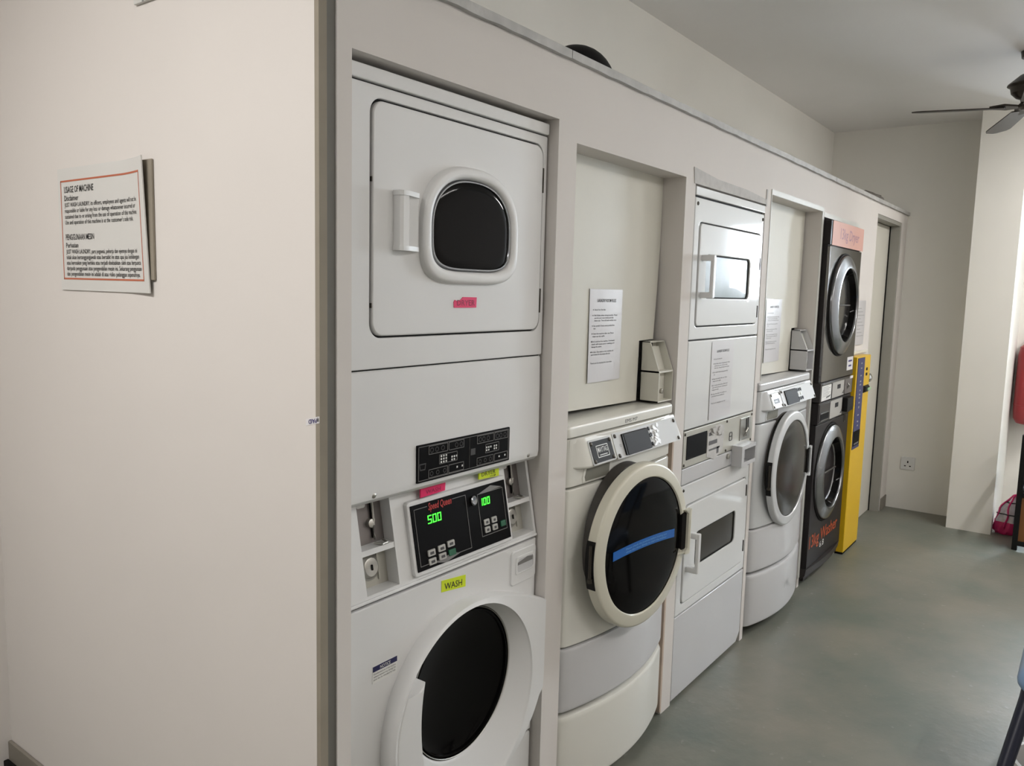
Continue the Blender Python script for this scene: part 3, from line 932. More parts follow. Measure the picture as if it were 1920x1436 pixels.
    if not old:
        q = B().text('MC', lambda a, u: (xc - .03 + a, bow(xc - .03 + a, .061) - .0012, .15 + u), .04, .09)
        put('embossed_badge', q, 'grey_panel', ped)
    put('machine_foot', B().box(.04, W - .04, .06, .5, 0, .05), 'dark_gap')
    # door: gasket well in the body, ring door swung on its hinge
    dcx, dcz, R = (xc - .050, .777, .257) if old else (xc - .047, .748, .272)
    yb = -.045 if old else -.028
    gr, gy = (.229, yb - .001) if old else (.250, yb + .010)
    q = B().lathe(dcx + (.014 if old else .006), dcz + .016, [(gr, yb + .03), (gr - .004, gy), (gr - .014, gy), (gr - .032, yb + .016), (gr - .05, yb + .016)], 72, False, True)
    put('door_gasket', q, 'gasket', t)
    th = .78 if old else .62
    hx = dcx - R + .008
    Rm = Matrix.Translation((hx, yb - .004 * th, 0)) @ Matrix.Rotation(-math.radians(ajar), 4, 'Z') @ Matrix.Translation((-hx, -(yb - .004 * th), 0))
    q = B().lathe(dcx, dcz, [(R - .02, yb - .006 * th), (R - .004, yb - .007 * th), (R, yb - .012 * th), (R, yb - .044 * th), (R - .003, yb - .052 * th), (R - .010, yb - .057 * th), (R - .036, yb - .062 * th), (R - .041, yb - .061 * th), (R - .044, yb - .055 * th)], 96, True, False)
    door = put('door', q, 'cream' if old else mb, t, Rm, smooth=40)
    q = B().lathe(dcx, dcz, [(R - .043, yb - .050 * th), (R - .05, yb - .055 * th), (R - .10, yb - .060 * th), (.08, yb - .063 * th), (.0005, yb - .064 * th)], 96, False, True)
    put('door_glass', q, 'black_glass' if old else 'grey_glass', door, Rm, smooth=60)
    q = B()
        # grip on the free side: bracket with a dark hand hole behind it
    q = B().prism(rrect(dcx + R - .052, dcx + R - .022, dcz - .062, dcz + .062, .008), yb - .0665 * th, yb - .05 * th, .002)
    put('grip_hole', q, 'dark_gap', door, Rm)
    gx = dcx + R - .026
    q = B().loft([[(gx - (.012 if abs(z) > .058 else 0), yb - .060 * th, dcz + z), (gx - (.014 if abs(z) > .058 else 0), yb - .078 * th, dcz + z), (gx + .005, yb - .083 * th, dcz + z), (gx + .020, yb - .076 * th, dcz + z), (gx + .024, yb - .058 * th, dcz + z)]
                  for z in (-.076, -.066, -.058, -.03, 0, .03, .058, .068, .072)])
    put('door_grip', q, 'cream' if old else mb, door, Rm, smooth=40)
    q = B().loft([[(gx - .046, yb - .066 * th, dcz - .072), (gx, yb - .080 * th, dcz - .072), (gx + .006, yb - .080 * th, dcz - .072), (gx + .006, yb - .066 * th, dcz - .072)],
                  [(gx - .046, yb - .066 * th, dcz - .066), (gx, yb - .080 * th, dcz - .066), (gx + .006, yb - .080 * th, dcz - .066), (gx + .006, yb - .066 * th, dcz - .066)]])
    put('grip_lip', q, 'cream' if old else mb, door, Rm)
    # hinge pocket in the rim
    q = B()
    arc = [math.radians(180 + a) for a in range(-14, 20, 3)]
    q.loft([[(dcx + r * math.cos(a), y, dcz + r * math.sin(a)) for r, y in ((R + .0015, yb - .008 * th), (R + .0015, yb - .046 * th), (R - .012, yb - .046 * th), (R - .012, yb - .008 * th))] for a in arc])
    hp = put('hinge_pocket', q, 'black_plastic', door, Rm)
    q = B().tube([(dcx - R - .0035, yb - .034 * th, dcz - .050), (dcx - R - .0035, yb - .034 * th, dcz + .052)], .005, 12)
    q.lathe_z(dcx - R - .003, yb - .034 * th, [(.008, dcz - .058), (.008, dcz - .046)], 14)
    put('hinge_pin', q, 'screw', hp, Rm)
    if old:
        q = B()
        def strip(a, u):
            x = dcx - .200 + a
            r = math.hypot(x - dcx, .0)
            return (x, yb - .0640 * th - .0012 + .0024 * (r / .19) ** 2, dcz - .010 + u + .010 * (1 - ((x - dcx) / .19) ** 2))
        n = 24
        q.loft([[strip(a, .0), (strip(a, .0)[0], strip(a, 0)[1] + .0015, strip(a, 0)[2]), (strip(a, .027)[0], strip(a, .027)[1] + .0015, strip(a, .027)[2]), strip(a, .027)] for a in [.022 + .340 * i / n for i in range(n + 1)]])
        stk = put('door_sticker', q, 'blue_sticker', door, Rm)
        part_label(stk, 'blue curved notice strip')
        q = B()
        for k, s in enumerate(('Please check the pockets before loading and', 'close the door firmly to start the washer')):
            q.text(s, lambda a, u, k=k: (lambda p: (p[0], p[1] - .0006, p[2]))(strip(.085 + a, .0155 - k * .0095 + u)), .0058, .225)
        put('lettering', q, 'blue_text', stk, Rm)
    return t


front_loader(.807, .0, .690, 'cream front loader with its black round door ajar and a blue strip across the glass', 6.0, True)
front_loader(2.366, -.010, .742, 'cool white front loader with a smoky round door beside the black 13kg stack', .4, False)


# ------------------------------------------------------------------ coin boxes standing on the two front loaders
def coin_box(x0, x1, ybk, yfr, ytop, z0, z1, label, m):
    t = thing('coin_box', label, 'coin box', ((x0 + x1) / 2, (ybk + yfr) / 2, z0), 'coin boxes on the front loaders')
    zs = z0 + (z1 - z0) * .50
    side = [(ybk, z0), (yfr, z0), (yfr - .001, zs), (ytop, z1), (ybk, z1)]

    def cheek(a, c): return B().loft([[(a, y, z) for y, z in side], [(c, y, z) for y, z in side]])
    ob('side_plate', cheek(x0, x0 + .003), m, t)
    ob('side_plate', cheek(x1 - .003, x1), m, t)
    ob('back_plate', B().box(x0, x1, ybk - .003, ybk, z0, z1), m, t)
    ob('top_plate', B().box(x0, x1, ytop, ybk, z1 - .003, z1).box(x0, x1, yfr, ybk, zs - .002, zs + .004).box(x0, x1, yfr, ybk, z0, z0 + .004), m, t)
    ob('coin_plate', B().loft([[(x0 + .004, ytop + .018, z1 - .02), (x1 - .004, ytop + .018, z1 - .02), (x1 - .004, ytop + .022, z1 - .02), (x0 + .004, ytop + .022, z1 - .02)],
                               [(x0 + .004, yfr + .03, zs + .004), (x1 - .004, yfr + .03, zs + .004), (x1 - .004, yfr + .034, zs + .004), (x0 + .004, yfr + .034, zs + .004)]]), 'board', t)
    ob('coin_slot', B().box(x0 + .03, x0 + .042, ytop + .012, ytop + .024, z1 - .055, z1 - .004), 'gasket', t)
    v = ob('vault_door', B().box(x0 + .004, x1 - .004, yfr + .03, yfr + .034, z0 + .004, zs - .002), m, t)
    ob('lock', B().lathe(x1 - .030, z0 + .032, [(.009, yfr + .03), (.009, yfr + .022), (.006, yfr + .020), (.0005, yfr + .020)], 18, True, True), 'steel', v)
    return t


coin_box(1.400, 1.510, .083, .012, .050, 1.178, 1.386, 'cream coin box at the back of the ajar front loader', 'board')
coin_box(3.045, 3.160, .078, -.008, .035, 1.179, 1.384, 'pale grey coin box at the back of the smoky-doored front loader', 'grey_panel')


# ------------------------------------------------------------------ 3: white stacked dryer
def stacked_dryer():
    x0, x1 = 1.604, 2.318
    t = thing('stacked_dryer', 'white double dryer with two windowed doors and a metal coin panel between them', 'dryer', (1.96, .3, 0))
    ob('cabinet', B().box(x0, x1, .012, .54, .02, 1.93), 'enamel_gloss', t)
    ob('seam_shade', B().box(x0 + .003, x1 - .003, .0085, .0115, .02, 1.925), 'dark_gap', t)  # dark sheet behind the fronts, stands in for shade in the seams
    ob('top_panel', B().prism(rrect(x0, x1, 1.900, 1.931, .004), -.002, .2, .003), 'enamel_gloss', t)

    def door_unit(fz0, fz1, dz0, dz1, wz0, wz1, wx0, hz0, hz1, hinges, glassm):
        fp = ob('front_panel', B().ring(rrect(x0, x1, fz0, fz1, .006, 8), rrect(1.648, 2.290, dz0 - .004, dz1 + .004, .022, 8), 0, .03, .004, .005), 'enamel_gloss', t)
        dq = B().ring(rrect(1.653, 2.284, dz0, dz1, .020, 8), rrect(wx0, 2.172, wz0, wz1, .022, 8), -.004, .02, .004, .005)
        d = ob('dryer_door', dq, 'enamel_gloss', t)
        dq = B().grid(8, 6, lambda u, v: (wx0 + (2.172 - wx0) * u, .0035 - .002 * math.sin(PI * u) * math.sin(PI * v), wz0 + (wz1 - wz0) * v))
        ob('door_window', dq, glassm, d, smooth=60)
        ob('window_seal', B().ring(rrect(wx0 - .001, 2.173, wz0 - .001, wz1 + .001, .022, 8), rrect(wx0 + .006, 2.164, wz0 + .005, wz1 - .005, .018, 8), .0012, .006), 'dark_gap', d)
        dq = B().box(1.672, 1.694, -.052, -.038, hz0, hz1, .004).box(1.670, 1.690, -.044, -.003, hz0, hz0 + .022, .004).box(1.670, 1.690, -.044, -.003, hz1 - .022, hz1, .004)
        ob('door_handle', dq, 'plastic_white', d)
        for z in hinges:
            ob('hinge', B().box(2.284, 2.291, -.006, .004, z, z + .05, .001), 'screw', d)
        return fp
    up_ = door_unit(1.386, 1.894, 1.436, 1.806, 1.537, 1.698, 1.720, 1.538, 1.694, (1.66, 1.46), 'window_grey')
    screws(up_, ((1.625, 1.872), (2.300, 1.872)), -.001, .007)
    lo = door_unit(.345, .846, .384, .762, .502, .640, 1.755, .505, .660, (.68, .43), 'grey_glass')
    screws(lo, ((1.625, .828), (2.298, .822)), -.001, .006)
    ob('service_panel', B().prism(rrect(x0, x1, 1.055, 1.382, .006), 0, .03, .005), 'enamel_gloss', t)
    cp = ob('control_panel', B().prism(rrect(x0, x1, .914, 1.051, .003), -.001, .03, .002), 'alu_panel', t)
    screws(cp, ((1.613, 1.040), (1.613, .925), (2.02, 1.042), (2.02, .922), (2.305, 1.040), (2.305, .93)), -.001, .006)
    ob('control_window', B().prism(rrect(1.630, 1.816, .942, 1.030, .002), -.003, 0), 'black_panel', cp)
    lq = ob('instruction_sticker', B().prism([(1.822, .925), (1.90, .905), (1.985, .930), (1.99, 1.030), (1.93, 1.043), (1.86, 1.035), (1.825, 1.02)], -.0025, 0), 'chalk', cp)
    ob('sticker_print', B().box(1.838, 1.92, -.0032, -.0024, .968, .984).box(1.84, 1.95, -.0032, -.0024, .945, .952).box(1.92, 1.94, -.0032, -.0024, .925, .952).box(1.835, 1.86, -.0032, -.0024, 1.005, 1.018), 'ink_grey', lq)
    random.seed(9)
    for k in range(6):
        X, Z, r = 1.87 + random.random() * .11, 1.0 + random.random() * .035, .012 + random.random() * .01
        pts = [(X + r * random.uniform(.5, 1.5) * math.cos(a), Z + r * random.uniform(.3, .8) * math.sin(a)) for a in [2 * PI * i / 8 for i in range(8)]]
        ob('torn_film', B().prism(pts, -.005 - random.random() * .006, -.002, .001), 'chalk', lq)
    ob('printed_symbol', B().ring(rrect(2.052, 2.085, .955, .992, .008, 4), rrect(2.056, 2.081, .959, .988, .005, 4), -.0025, 0).box(2.060, 2.077, -.0025, 0, .972, .976), 'ink_grey', cp)
    # coin mechanism
    cm = ob('coin_plate', B().prism(rrect(2.168, 2.285, .940, 1.036, .004), -.005, 0, .002), 'steel', cp)
    ob('coin_slot', B().box(2.232, 2.240, -.0065, -.004, .955, 1.030).box(2.252, 2.258, -.0065, -.004, .99, 1.032), 'dark_gap', cm)
    ob('coin_lever', B().tube([(2.215, -.006, .955), (2.212, -.014, .975), (2.222, -.016, .990), (2.236, -.014, .985), (2.238, -.006, .965)], .004, 8), 'steel', cm)
    tr = B().box(2.090, 2.093, -.046, -.0015, .846, .932).box(2.248, 2.251, -.046, -.0015, .846, .932).box(2.093, 2.248, -.046, -.0015, .929, .932).box(2.093, 2.248, -.046, -.0015, .846, .849)
    tr.box(2.093, 2.116, -.046, -.043, .849, .929).box(2.116, 2.248, -.046, -.043, .916, .929).box(2.116, 2.248, -.046, -.043, .849, .862)
    ob('coin_tray', tr, 'grey_panel', cp)
    ob('service_strip', B().prism(rrect(x0, x1, .850, .910, .003), 0, .03, .003), 'grey_panel', t)
    ob('panel_lock', B().lathe(2.045, .893, [(.011, .0), (.011, -.008), (.008, -.010), (.0005, -.010)], 18, True, True), 'steel', t)
    ob('kick_panel', B().prism([(x0, .012), (x1 - .04, .012), (x1, .05), (x1, .338), (x0, .341)], 0, .03, .004), 'grey_panel', t)
    ob('machine_foot', B().box(x0 + .02, x1 - .04, .05, .5, 0, .02), 'dark_gap', t)
    return t


stacked_dryer()


# ------------------------------------------------------------------ 5: dark 13kg washer with the dryer standing on it
def round_door(parent, cx, cz, yf, R, bar=True):
    q = B().lathe(cx, cz, [(R + .012, yf + .001), (R + .010, yf - .006), (R + .002, yf - .008)], 72, False, False)
    ob('door_gasket', q, 'dark_gap', parent)
    q = B().lathe(cx, cz, [(R, yf - .002), (R, yf - .014), (R - .004, yf - .020), (R - .050, yf - .036), (R - .066, yf - .036), (R - .072, yf - .030), (R - .080, yf + .004)], 96, False, False)
    d = ob('round_door', q, 'chrome_soft', parent, smooth=40)
    q = B().lathe(cx, cz, [(R - .085, yf - .030), (R - .10, yf + .01), (R - .125, yf + .03), (R - .16, yf + .038), (.0005, yf + .042)], 72, False, True)
    ob('door_glass', q, 'black_glass', d, smooth=60)
    q = B().lathe(cx, cz, [(R - .088, yf - .012), (R - .098, yf + .004), (R - .108, yf + .012)], 72, False, False)
    ob('inner_ring', q, 'chrome_soft', d)
    if bar:
        ob('window_bar', B().box(cx - R + .10, cx + R - .10, yf - .004, yf + .004, cz - .004, cz + .004, .002), 'gasket', d)
    return d


def dark_dryer():
    x0, x1, yf = 3.205, 3.872, -.040
    t = thing('tumble_dryer', 'dark steel-fronted dryer standing on the dark washer, salmon paper across its top', 'dryer', (3.54, .3, .998))
    ob('cabinet', B().box(x0 + .0015, x1 - .0015, yf + .01, .54, 1.0, 1.945, .004), 'dark_body', t)
    ob('top_panel', B().prism(rrect(x0, x1, 1.822, 1.946, .006), yf, .1, .004), 'dark_body', t)
    fp = ob('front_panel', B().prism(rrect(x0 + .003, x1 - .002, 1.108, 1.818, .006), yf - .002, yf + .03, .005), 'mirror_steel', t)
    round_door(t, 3.515, 1.512, yf - .002, .268)
    cp = ob('control_panel', B().prism(rrect(x0, x1, 1.002, 1.104, .005), yf - .004, .1, .004), 'dark_panel', t)
    ob('panel_strip', B().box(x0 + .03, x1 - .10, yf - .0065, yf - .003, 1.092, 1.098), 'chrome_soft', cp)
    lb = ob('instruction_sticker', B().box(3.225, 3.405, yf - .0055, yf - .0035, 1.008, 1.088), 'white_print', cp)
    q = B()
    for k in range(7):
        q.box(3.245, 3.245 + .12 + .02 * ((k * 5) % 3 - 1), yf - .0062, yf - .0054, 1.078 - k * .008, 1.0805 - k * .008)
    ob('sticker_print', q, 'ink_faint', lb)
    ob('sticker_mark', B().prism([(3.31, 1.018), (3.38, 1.022), (3.40, 1.032), (3.32, 1.026)], yf - .0062, yf - .0054), 'ink_grey', lb)
    kp = ob('keypad', B().box(3.430, 3.675, yf - .0055, yf - .0035, 1.006, 1.092), 'key_grey', cp)
    ob('display', B().box(3.53, 3.595, yf - .0065, yf - .005, 1.050, 1.074), 'charcoal', kp)
    ob('start_key', B().prism([(3.635, 1.016), (3.668, 1.016), (3.668, 1.034), (3.655, 1.022)], yf - .0065, yf - .005), 'ink', kp)
    cq = ob('coin_plate', B().prism(rrect(3.69, 3.84, 1.006, 1.092, .003), yf - .0065, yf - .003, .001), 'dull_steel', cp)
    ob('coin_lever', B().tube([(3.745, yf - .006, 1.03), (3.745, yf - .016, 1.055), (3.75, yf - .006, 1.065)], .005, 8), 'steel', cq)
    pa = ob('price_label', B().box(3.715, 3.845, yf - .0038, yf - .002, 1.140, 1.216), 'paper', fp)
    ob('sticker_print', B().box(3.74, 3.82, yf - .0044, yf - .0036, 1.188, 1.198).box(3.75, 3.81, yf - .0044, yf - .0036, 1.160, 1.170), 'ink_blue', pa)
    ob('price_label', B().box(3.80, 3.862, yf - .007, yf - .004, 1.088, 1.103), 'paper', cp)
    return t


def dark_washer():
    x0, x1, yf = 3.200, 3.872, -.034
    t = thing('front_load_washer', 'dark grey washer on the floor beneath the steel-fronted dryer, orange lettering below its door', 'washing machine', (3.53, .3, 0))
    ob('cabinet', B().box(x0 + .0015, x1 - .0015, yf + .012, .54, .03, .996, .004), 'dark_body', t)
    # front with a well for the door
    cx, cz = 3.510, .585
    n = 64
    q = B().ring(rect_ray(x0, x1, .10, .880, cx, cz, n), circle(cx, cz, .278, n), yf, yf + .03, .006, .004)
    fp = ob('front_panel', q, 'dark_body', t)
    round_door(t, cx, cz, yf + .004, .266)
    # lower front bulges and tucks under
    q = B()
    rings = []
    for u in range(13):
        X = x0 + (x1 - x0) * u / 12
        k = 1 - ((u - 6) / 6) ** 2
        rings.append([(X, .05, .035), (X, yf + .030 - .012 * k, .035), (X, yf + .006 - .022 * k, .06), (X, yf - .018 * k, .098), (X, .05, .098)])
    q.loft(rings)
    ob('plinth', q, 'dark_panel', t)
    cp = ob('control_panel', B().prism(rrect(x0, x1, .884, .998, .005), yf - .006, .1, .004), 'dark_body', t)
    dr = ob('detergent_drawer', B().prism(rrect(3.215, 3.408, .892, .990, .004), yf - .009, yf, .003), 'dark_panel', cp)
    ob('drawer_slot', B().box(3.235, 3.392, yf - .0105, yf - .008, .905, .938), 'black_panel', dr)
    ob('drawer_trim', B().box(3.235, 3.395, yf - .0125, yf - .008, .938, .943).box(3.235, 3.395, yf - .0125, yf - .008, .899, .905), 'chrome_soft', dr)
    kp = ob('keypad', B().box(3.428, 3.675, yf - .0075, yf - .0055, .892, .990), 'key_grey', cp)
    ob('display', B().box(3.525, 3.590, yf - .0085, yf - .007, .946, .971), 'charcoal', kp)
    ob('start_key', B().prism([(3.635, .902), (3.668, .902), (3.668, .924), (3.655, .910)], yf - .0085, yf - .007), 'ink', kp)
    ob('coin_box', B().box(3.69, 3.82, yf - .035, yf - .004, .905, .985, .005), 'black_plastic', cp)
    ob('panel_lock', B().ring(rrect(3.765, 3.80, .835, .885, .006), rrect(3.770, 3.795, .840, .880, .004), yf - .002, yf), 'screw', fp)
    o = ob('lettering', B().text('13kg Washer', lambda a, u: (3.225 + a, yf - .0012, .205 + u), .070, .560, bold=.012), 'orange_text', fp)
    ob('price_mark', B().text('6.8', lambda a, u: (3.43 + a, yf - .0012, .165 + u), .034, .085), 'white_print', fp)
    ob('machine_foot', B().box(x0 + .03, x1 - .03, .02, .5, 0, .035), 'dark_gap', t)
    return t


dark_washer()
dark_dryer()


# ------------------------------------------------------------------ papers and signs
def rules_sheet(x0, x1, z0, z1, y, label, ink, sag=.004):
    t = thing('rules_sheet', label, 'notice', ((x0 + x1) / 2, y, z0), 'laundry room rules sheets')
    W, H = x1 - x0, z1 - z0

    def S(a, u): return (x0 + a, y - .0012 - sag * (math.sin(PI * a / W) * .5 + .5 * (1 - u / H) * (1 - a / W)), z0 + u)
    q = B().grid(10, 12, lambda u, v: S(u * W, v * H), lambda X, Y, Z: (X, Y + .0006, Z))
    pg = ob('sheet', q, 'laminate', t)
    q = B()
    k = W / .21

    def line(s, a, v, h, wd, bold=0.0, al='L'):
        q.text(s, lambda p, r: (lambda c: (c[0], c[1] - .0006, c[2]))(S(a * W + p, v * H + r)), h, wd * W, align=al, bold=bold)
    line('LAUNDRY ROOM RULES', .5, .862, .0098, .57, .02, 'C')
    rows = [(.14, .772, 'Use at Your Own Risk', .32), (.14, .712, 'Be Polite when doing laundry. Wash', .70), (.14, .684, 'and dry your own clothes and take', .58), (.14, .656, 'them out. Time all loads and be back.', .68),
            (.12, .600, 'Be careful! Check every pocket first', .64), (.12, .572, 'too.', .07), (.10, .516, 'Clean the machine after use. Please', .64), (.10, .488, 'wipe up any spills.', .36),
            (.08, .432, "Don't overload the machine. Overloaded", .70), (.08, .404, 'wash will cause poor washing and', .69), (.08, .376, 'damage the washer.', .30),
            (.07, .320, 'No dyes. Dye stains in the machine can', .68), (.07, .292, 'spoil clothes for the people after you.', .58), (.06, .200, 'Thank you for keeping this room clean.', .66)]
    for a, v, s, wd in rows:
        line(s, a, v, .0048, wd, .012)
    for v in (.774, .714, .602, .518, .434, .322):
        q.box(*(x0 + .10 * W - .10 * (.774 - v) * W, x0 + .112 * W - .10 * (.774 - v) * W), S(.1 * W, v * H)[1] - .0007, S(.1 * W, v * H)[1] - .0002, z0 + v * H, z0 + v * H + .003)
    ob('lettering', q, ink, pg)
    return t


rules_sheet(1.040, 1.248, 1.268, 1.560, .0835, 'white laundry room rules sheet above the ajar cream front loader', 'ink')
rules_sheet(1.820, 2.044, 1.070, 1.371, -.0005, 'laundry room rules sheet stuck on the white double dryer', 'ink_grey', .002)
rules_sheet(2.640, 2.865, 1.238, 1.538, .0785, 'laundry room rules sheet above the smoky-doored front loader', 'ink_grey')


def usage_sign():
    yl, yr, z0, z1 = 1.012, .572, 1.522, 1.829
    t = thing('usage_sign', 'white machine usage disclaimer sign with an orange border on the plain wall', 'sign', (-.085, .79, z0))

    def S(a, u, d=0.0):                 # a runs to the viewer's right; the sheet curls off the wall at its right edge
        W = yl - yr
        f = a / W
        off = .004 + .020 * max(0, f - .72) ** 1.5 / .28 ** 1.5 * (.35 + .65 * u / (z1 - z0))
        return (-.085 - off - d, yl - a, z0 + u)
    W, H = yl - yr, z1 - z0
    q = B().grid(60, 24, lambda u, v: S(u * W, v * H), lambda X, Y, Z: (X + .003, Y, Z))
    sh = ob('sheet', q, 'sign', t)
    ob('edge_shadow', B().box(-.092, -.0852, yr - .012, yr + .05, z0 + .03, z1 - .006, .002), 'tan', t)  # tan strip added for the shadow and back beside the sheet
    q = B()
    n = 24
    m_ = .030
    wd = .0042
    for u0 in (m_ * .9, H - m_ - wd):
        q.loft([[S(a, u0, .0006), S(a, u0 + wd, .0006), S(a, u0 + wd, .0002), S(a, u0, .0002)] for a in [m_ * .5 + (W - 1.3 * m_) * i / n for i in range(n + 1)]])
    for a0 in (m_ * .5, W - m_ * .8 - .003):
        q.loft([[S(a0, u, .0006), S(a0 + .003, u, .0006), S(a0 + .003, u, .0002), S(a0, u, .0002)] for u in [m_ * .9 + (H - 1.9 * m_) * i / 8 for i in range(9)]])
    ob('border', q, 'rust_line', sh)
    q = B()

    def line(s, a, v, h, wd_, bold=.008):
        q.text(s, lambda p, r: S(a * W + p, v * H + r, .0009), h, wd_ * W, bold=bold)
    line('USAGE OF MACHINE', .078, .800, .016, .34)
    line('Disclaimer', .078, .735, .0135, .165)
    for k, (s, wd_) in enumerate((('JUST WASH LAUNDRY, its officers, employees and agents will not be', .82), ('responsible or liable for any loss or damage whatsoever incurred or', .80),
                                  ('sustained due to or arising from the use of operation of this machine.', .82), ("Use and operation of this machine is at the customer's sole risk.", .77))):
        line(s, .078, .685 - k * .0475, .0105, wd_)
    line('PENGGUNAAN MESIN', .078, .415, .0145, .33)
    line('Perhatian', .078, .352, .0125, .145)
    for k, (s, wd_) in enumerate((('JUST WASH LAUNDRY, para pegawai, pekerja dan ejennya dengan ini', .80), ('tidak akan bertanggungjawab atau bersabit ke atas apa jua kehilangan', .82),
                                  ('atau kerosakan yang berlaku atau terjadi disebabkan oleh atau berpunca', .84), ('daripada penggunaan atau pengendalian mesin ini. Sekarang penggunaan', .845), ('dan pengendalian mesin ini adalah di atas risiko pelanggan sepenuhnya.', .825))):
        line(s, .078, .302 - k * .0455, .0105, wd_)
    ob('lettering', q, 'ink', sh)


usage_sign()
t = thing('wall_plate', 'grey plastic plate high on the plain wall above the usage sign', 'wall plate', (-.085, .55, 2.16))
ob('plate', B().box(-.093, -.085, .43, .613, 2.160, 2.46, .002), 'sign', t)
ob('side_strip', B().box(-.0955, -.093, .57, .574, 2.160, 2.46), 'ink_faint', t)
q = B()
pts = ((.040, 1.2785), (.001, 1.288), (.001, 1.301), (.040, 1.2915))
q.loft([[(-.0856, y, z) for y, z in pts], [(-.0850, y, z) for y, z in pts]])
t = thing('paid_sticker', 'small white PAID sticker at the edge of the plain wall', 'sticker', (-.085, .02, 1.279))
s_ = ob('label', q, 'paper', t)
ob('lettering', B().text('PAID', lambda a, u: (-.0862, .008 + a, 1.2965 - u - (a) * .22), .0085, .024, bold=.02), 'ink_blue', s_)
ob('printed_logo', B().text('W', lambda a, u: (-.0862, .002 + a * .5, 1.2985 - u), .0085, .010, bold=.05), 'ink', s_)
# salmon paper on the dark dryer, faint sheet on the wall beside it
t = thing('paper_sign', 'salmon 13kg Dryer paper taped over the top of the steel-fronted dryer', 'sign', (3.55, -.041, 1.822))
s_ = ob('sheet', B().grid(10, 4, lambda u, v: (3.232 + .655 * u, -.0425 - .003 * math.sin(PI * u) * v, 1.822 + .125 * v), lambda X, Y, Z: (X, Y + .001, Z)), 'orange_paper', t)
ob('lettering', B().text('13kg Dryer', lambda a, u: (3.38 + a, -.0431 - .003 * math.sin(PI * (.148 + a) / .655) * (.040 + u) / .125, 1.862 + u), .056, .40, bold=.01), mat('plum_lettering', (166, 130, 142), .6), s_)
t = thing('posted_sheet', 'faint printed sheet in a plastic sleeve on the wall beside the steel-fronted dryer', 'notice', (4.13, -.002, 1.235))
s_ = ob('sheet', B().grid(4, 6, lambda u, v: (4.0 + .25 * u, -.002 - .006 * math.sin(PI * u), 1.27 + .27 * v), lambda X, Y, Z: (X, Y + .001, Z)), 'laminate', t)
q = B()
for k in range(9):
    q.box(4.04, 4.04 + .12 + .04 * ((k * 7) % 3 - 1), -.0085, -.0078, 1.49 - k * .021, 1.494 - k * .021)
ob('printed_lines', q, 'ink_faint', s_)
t = thing('wall_board', 'cream board edge on the wall just above the yellow payment box', 'board', (4.10, -.01, 1.215))
ob('panel', B().box(3.95, 4.34, -.012, -.001, 1.215, 1.232, .002), 'board', t)

# ------------------------------------------------------------------ yellow payment box
def payment_box():
    x0, x1, y0 = 3.915, 4.262, -.052
    t = thing('payment_box', 'tall narrow yellow payment box standing against the wall by the dark machines', 'payment machine', (4.09, -.03, 0))
    ob('housing', B().box(x0, x1, y0, -.001, .012, 1.206, .005), 'yellow', t)
    ob('plinth', B().box(x0 + .004, x1 - .004, y0 + .004, -.002, 0, .012), 'dark_gap', t)
    s_ = ob('display_strip', B().box(3.935, 4.100, y0 - .003, y0 + .002, .645, 1.198, .001), 'blue_strip', t)
    ob('reader_slot', B().box(3.942, 4.092, y0 - .005, y0 - .002, .665, .755), 'black_panel', s_)
    q = B()
    for z in (1.165, 1.135, 1.090, 1.055, 1.035, 1.00, .975, .955, .925, .895, .850, .810, .785, .90):
        q.box(4.005, 4.035, y0 - .0042, y0 - .0028, z - .004, z + .004)
    ob('printed_marks', q, 'ink_faint', s_)
    ob('lettering', B().box(3.96, 4.07, y0 - .0056, y0 - .0048, .672, .682), 'line_grey', s_)
    for z in (1.112, 1.080):
        ob('push_button', B().box(4.155, 4.190, y0 - .0025, y0 + .001, z, z + .018, .002), 'charcoal', t)
    h = ob('note_slot', B().loft([[(4.115, y0, .975), (4.245, y0, .975), (4.245, y0, 1.020), (4.115, y0, 1.020)], [(4.125, y0 - .014, .984), (4.225, y0 - .014, .986), (4.225, y0 - .014, 1.008), (4.125, y0 - .014, 1.014)]]), 'black_plastic', t)
    ob('indicator_lens', B().box(4.165, 4.250, y0 - .019, y0 - .008, .988, 1.004, .003), 'green_lens', h)


payment_box()

# ------------------------------------------------------------------ socket on the end wall
t = thing('power_socket', 'square three-pin power socket low on the end wall', 'socket', (XE, -.135, .3))
b = B().loft([[(XE - .009, y, z) for y, z in rrect(-.181, -.089, .302, .394, .006)], [(XE, y, z) for y, z in rrect(-.183, -.087, .300, .396, .006)]])
ob('face_plate', b, 'plastic_white', t)
b = B()
for y0, y1, z0, z1 in ((-.139, -.131, .352, .368), (-.158, -.146, .326, .333), (-.124, -.112, .326, .333)):
    b.box(XE - .0098, XE - .0088, y0, y1, z0, z1)
ob('socket_hole', b, 'dark_gap', t)

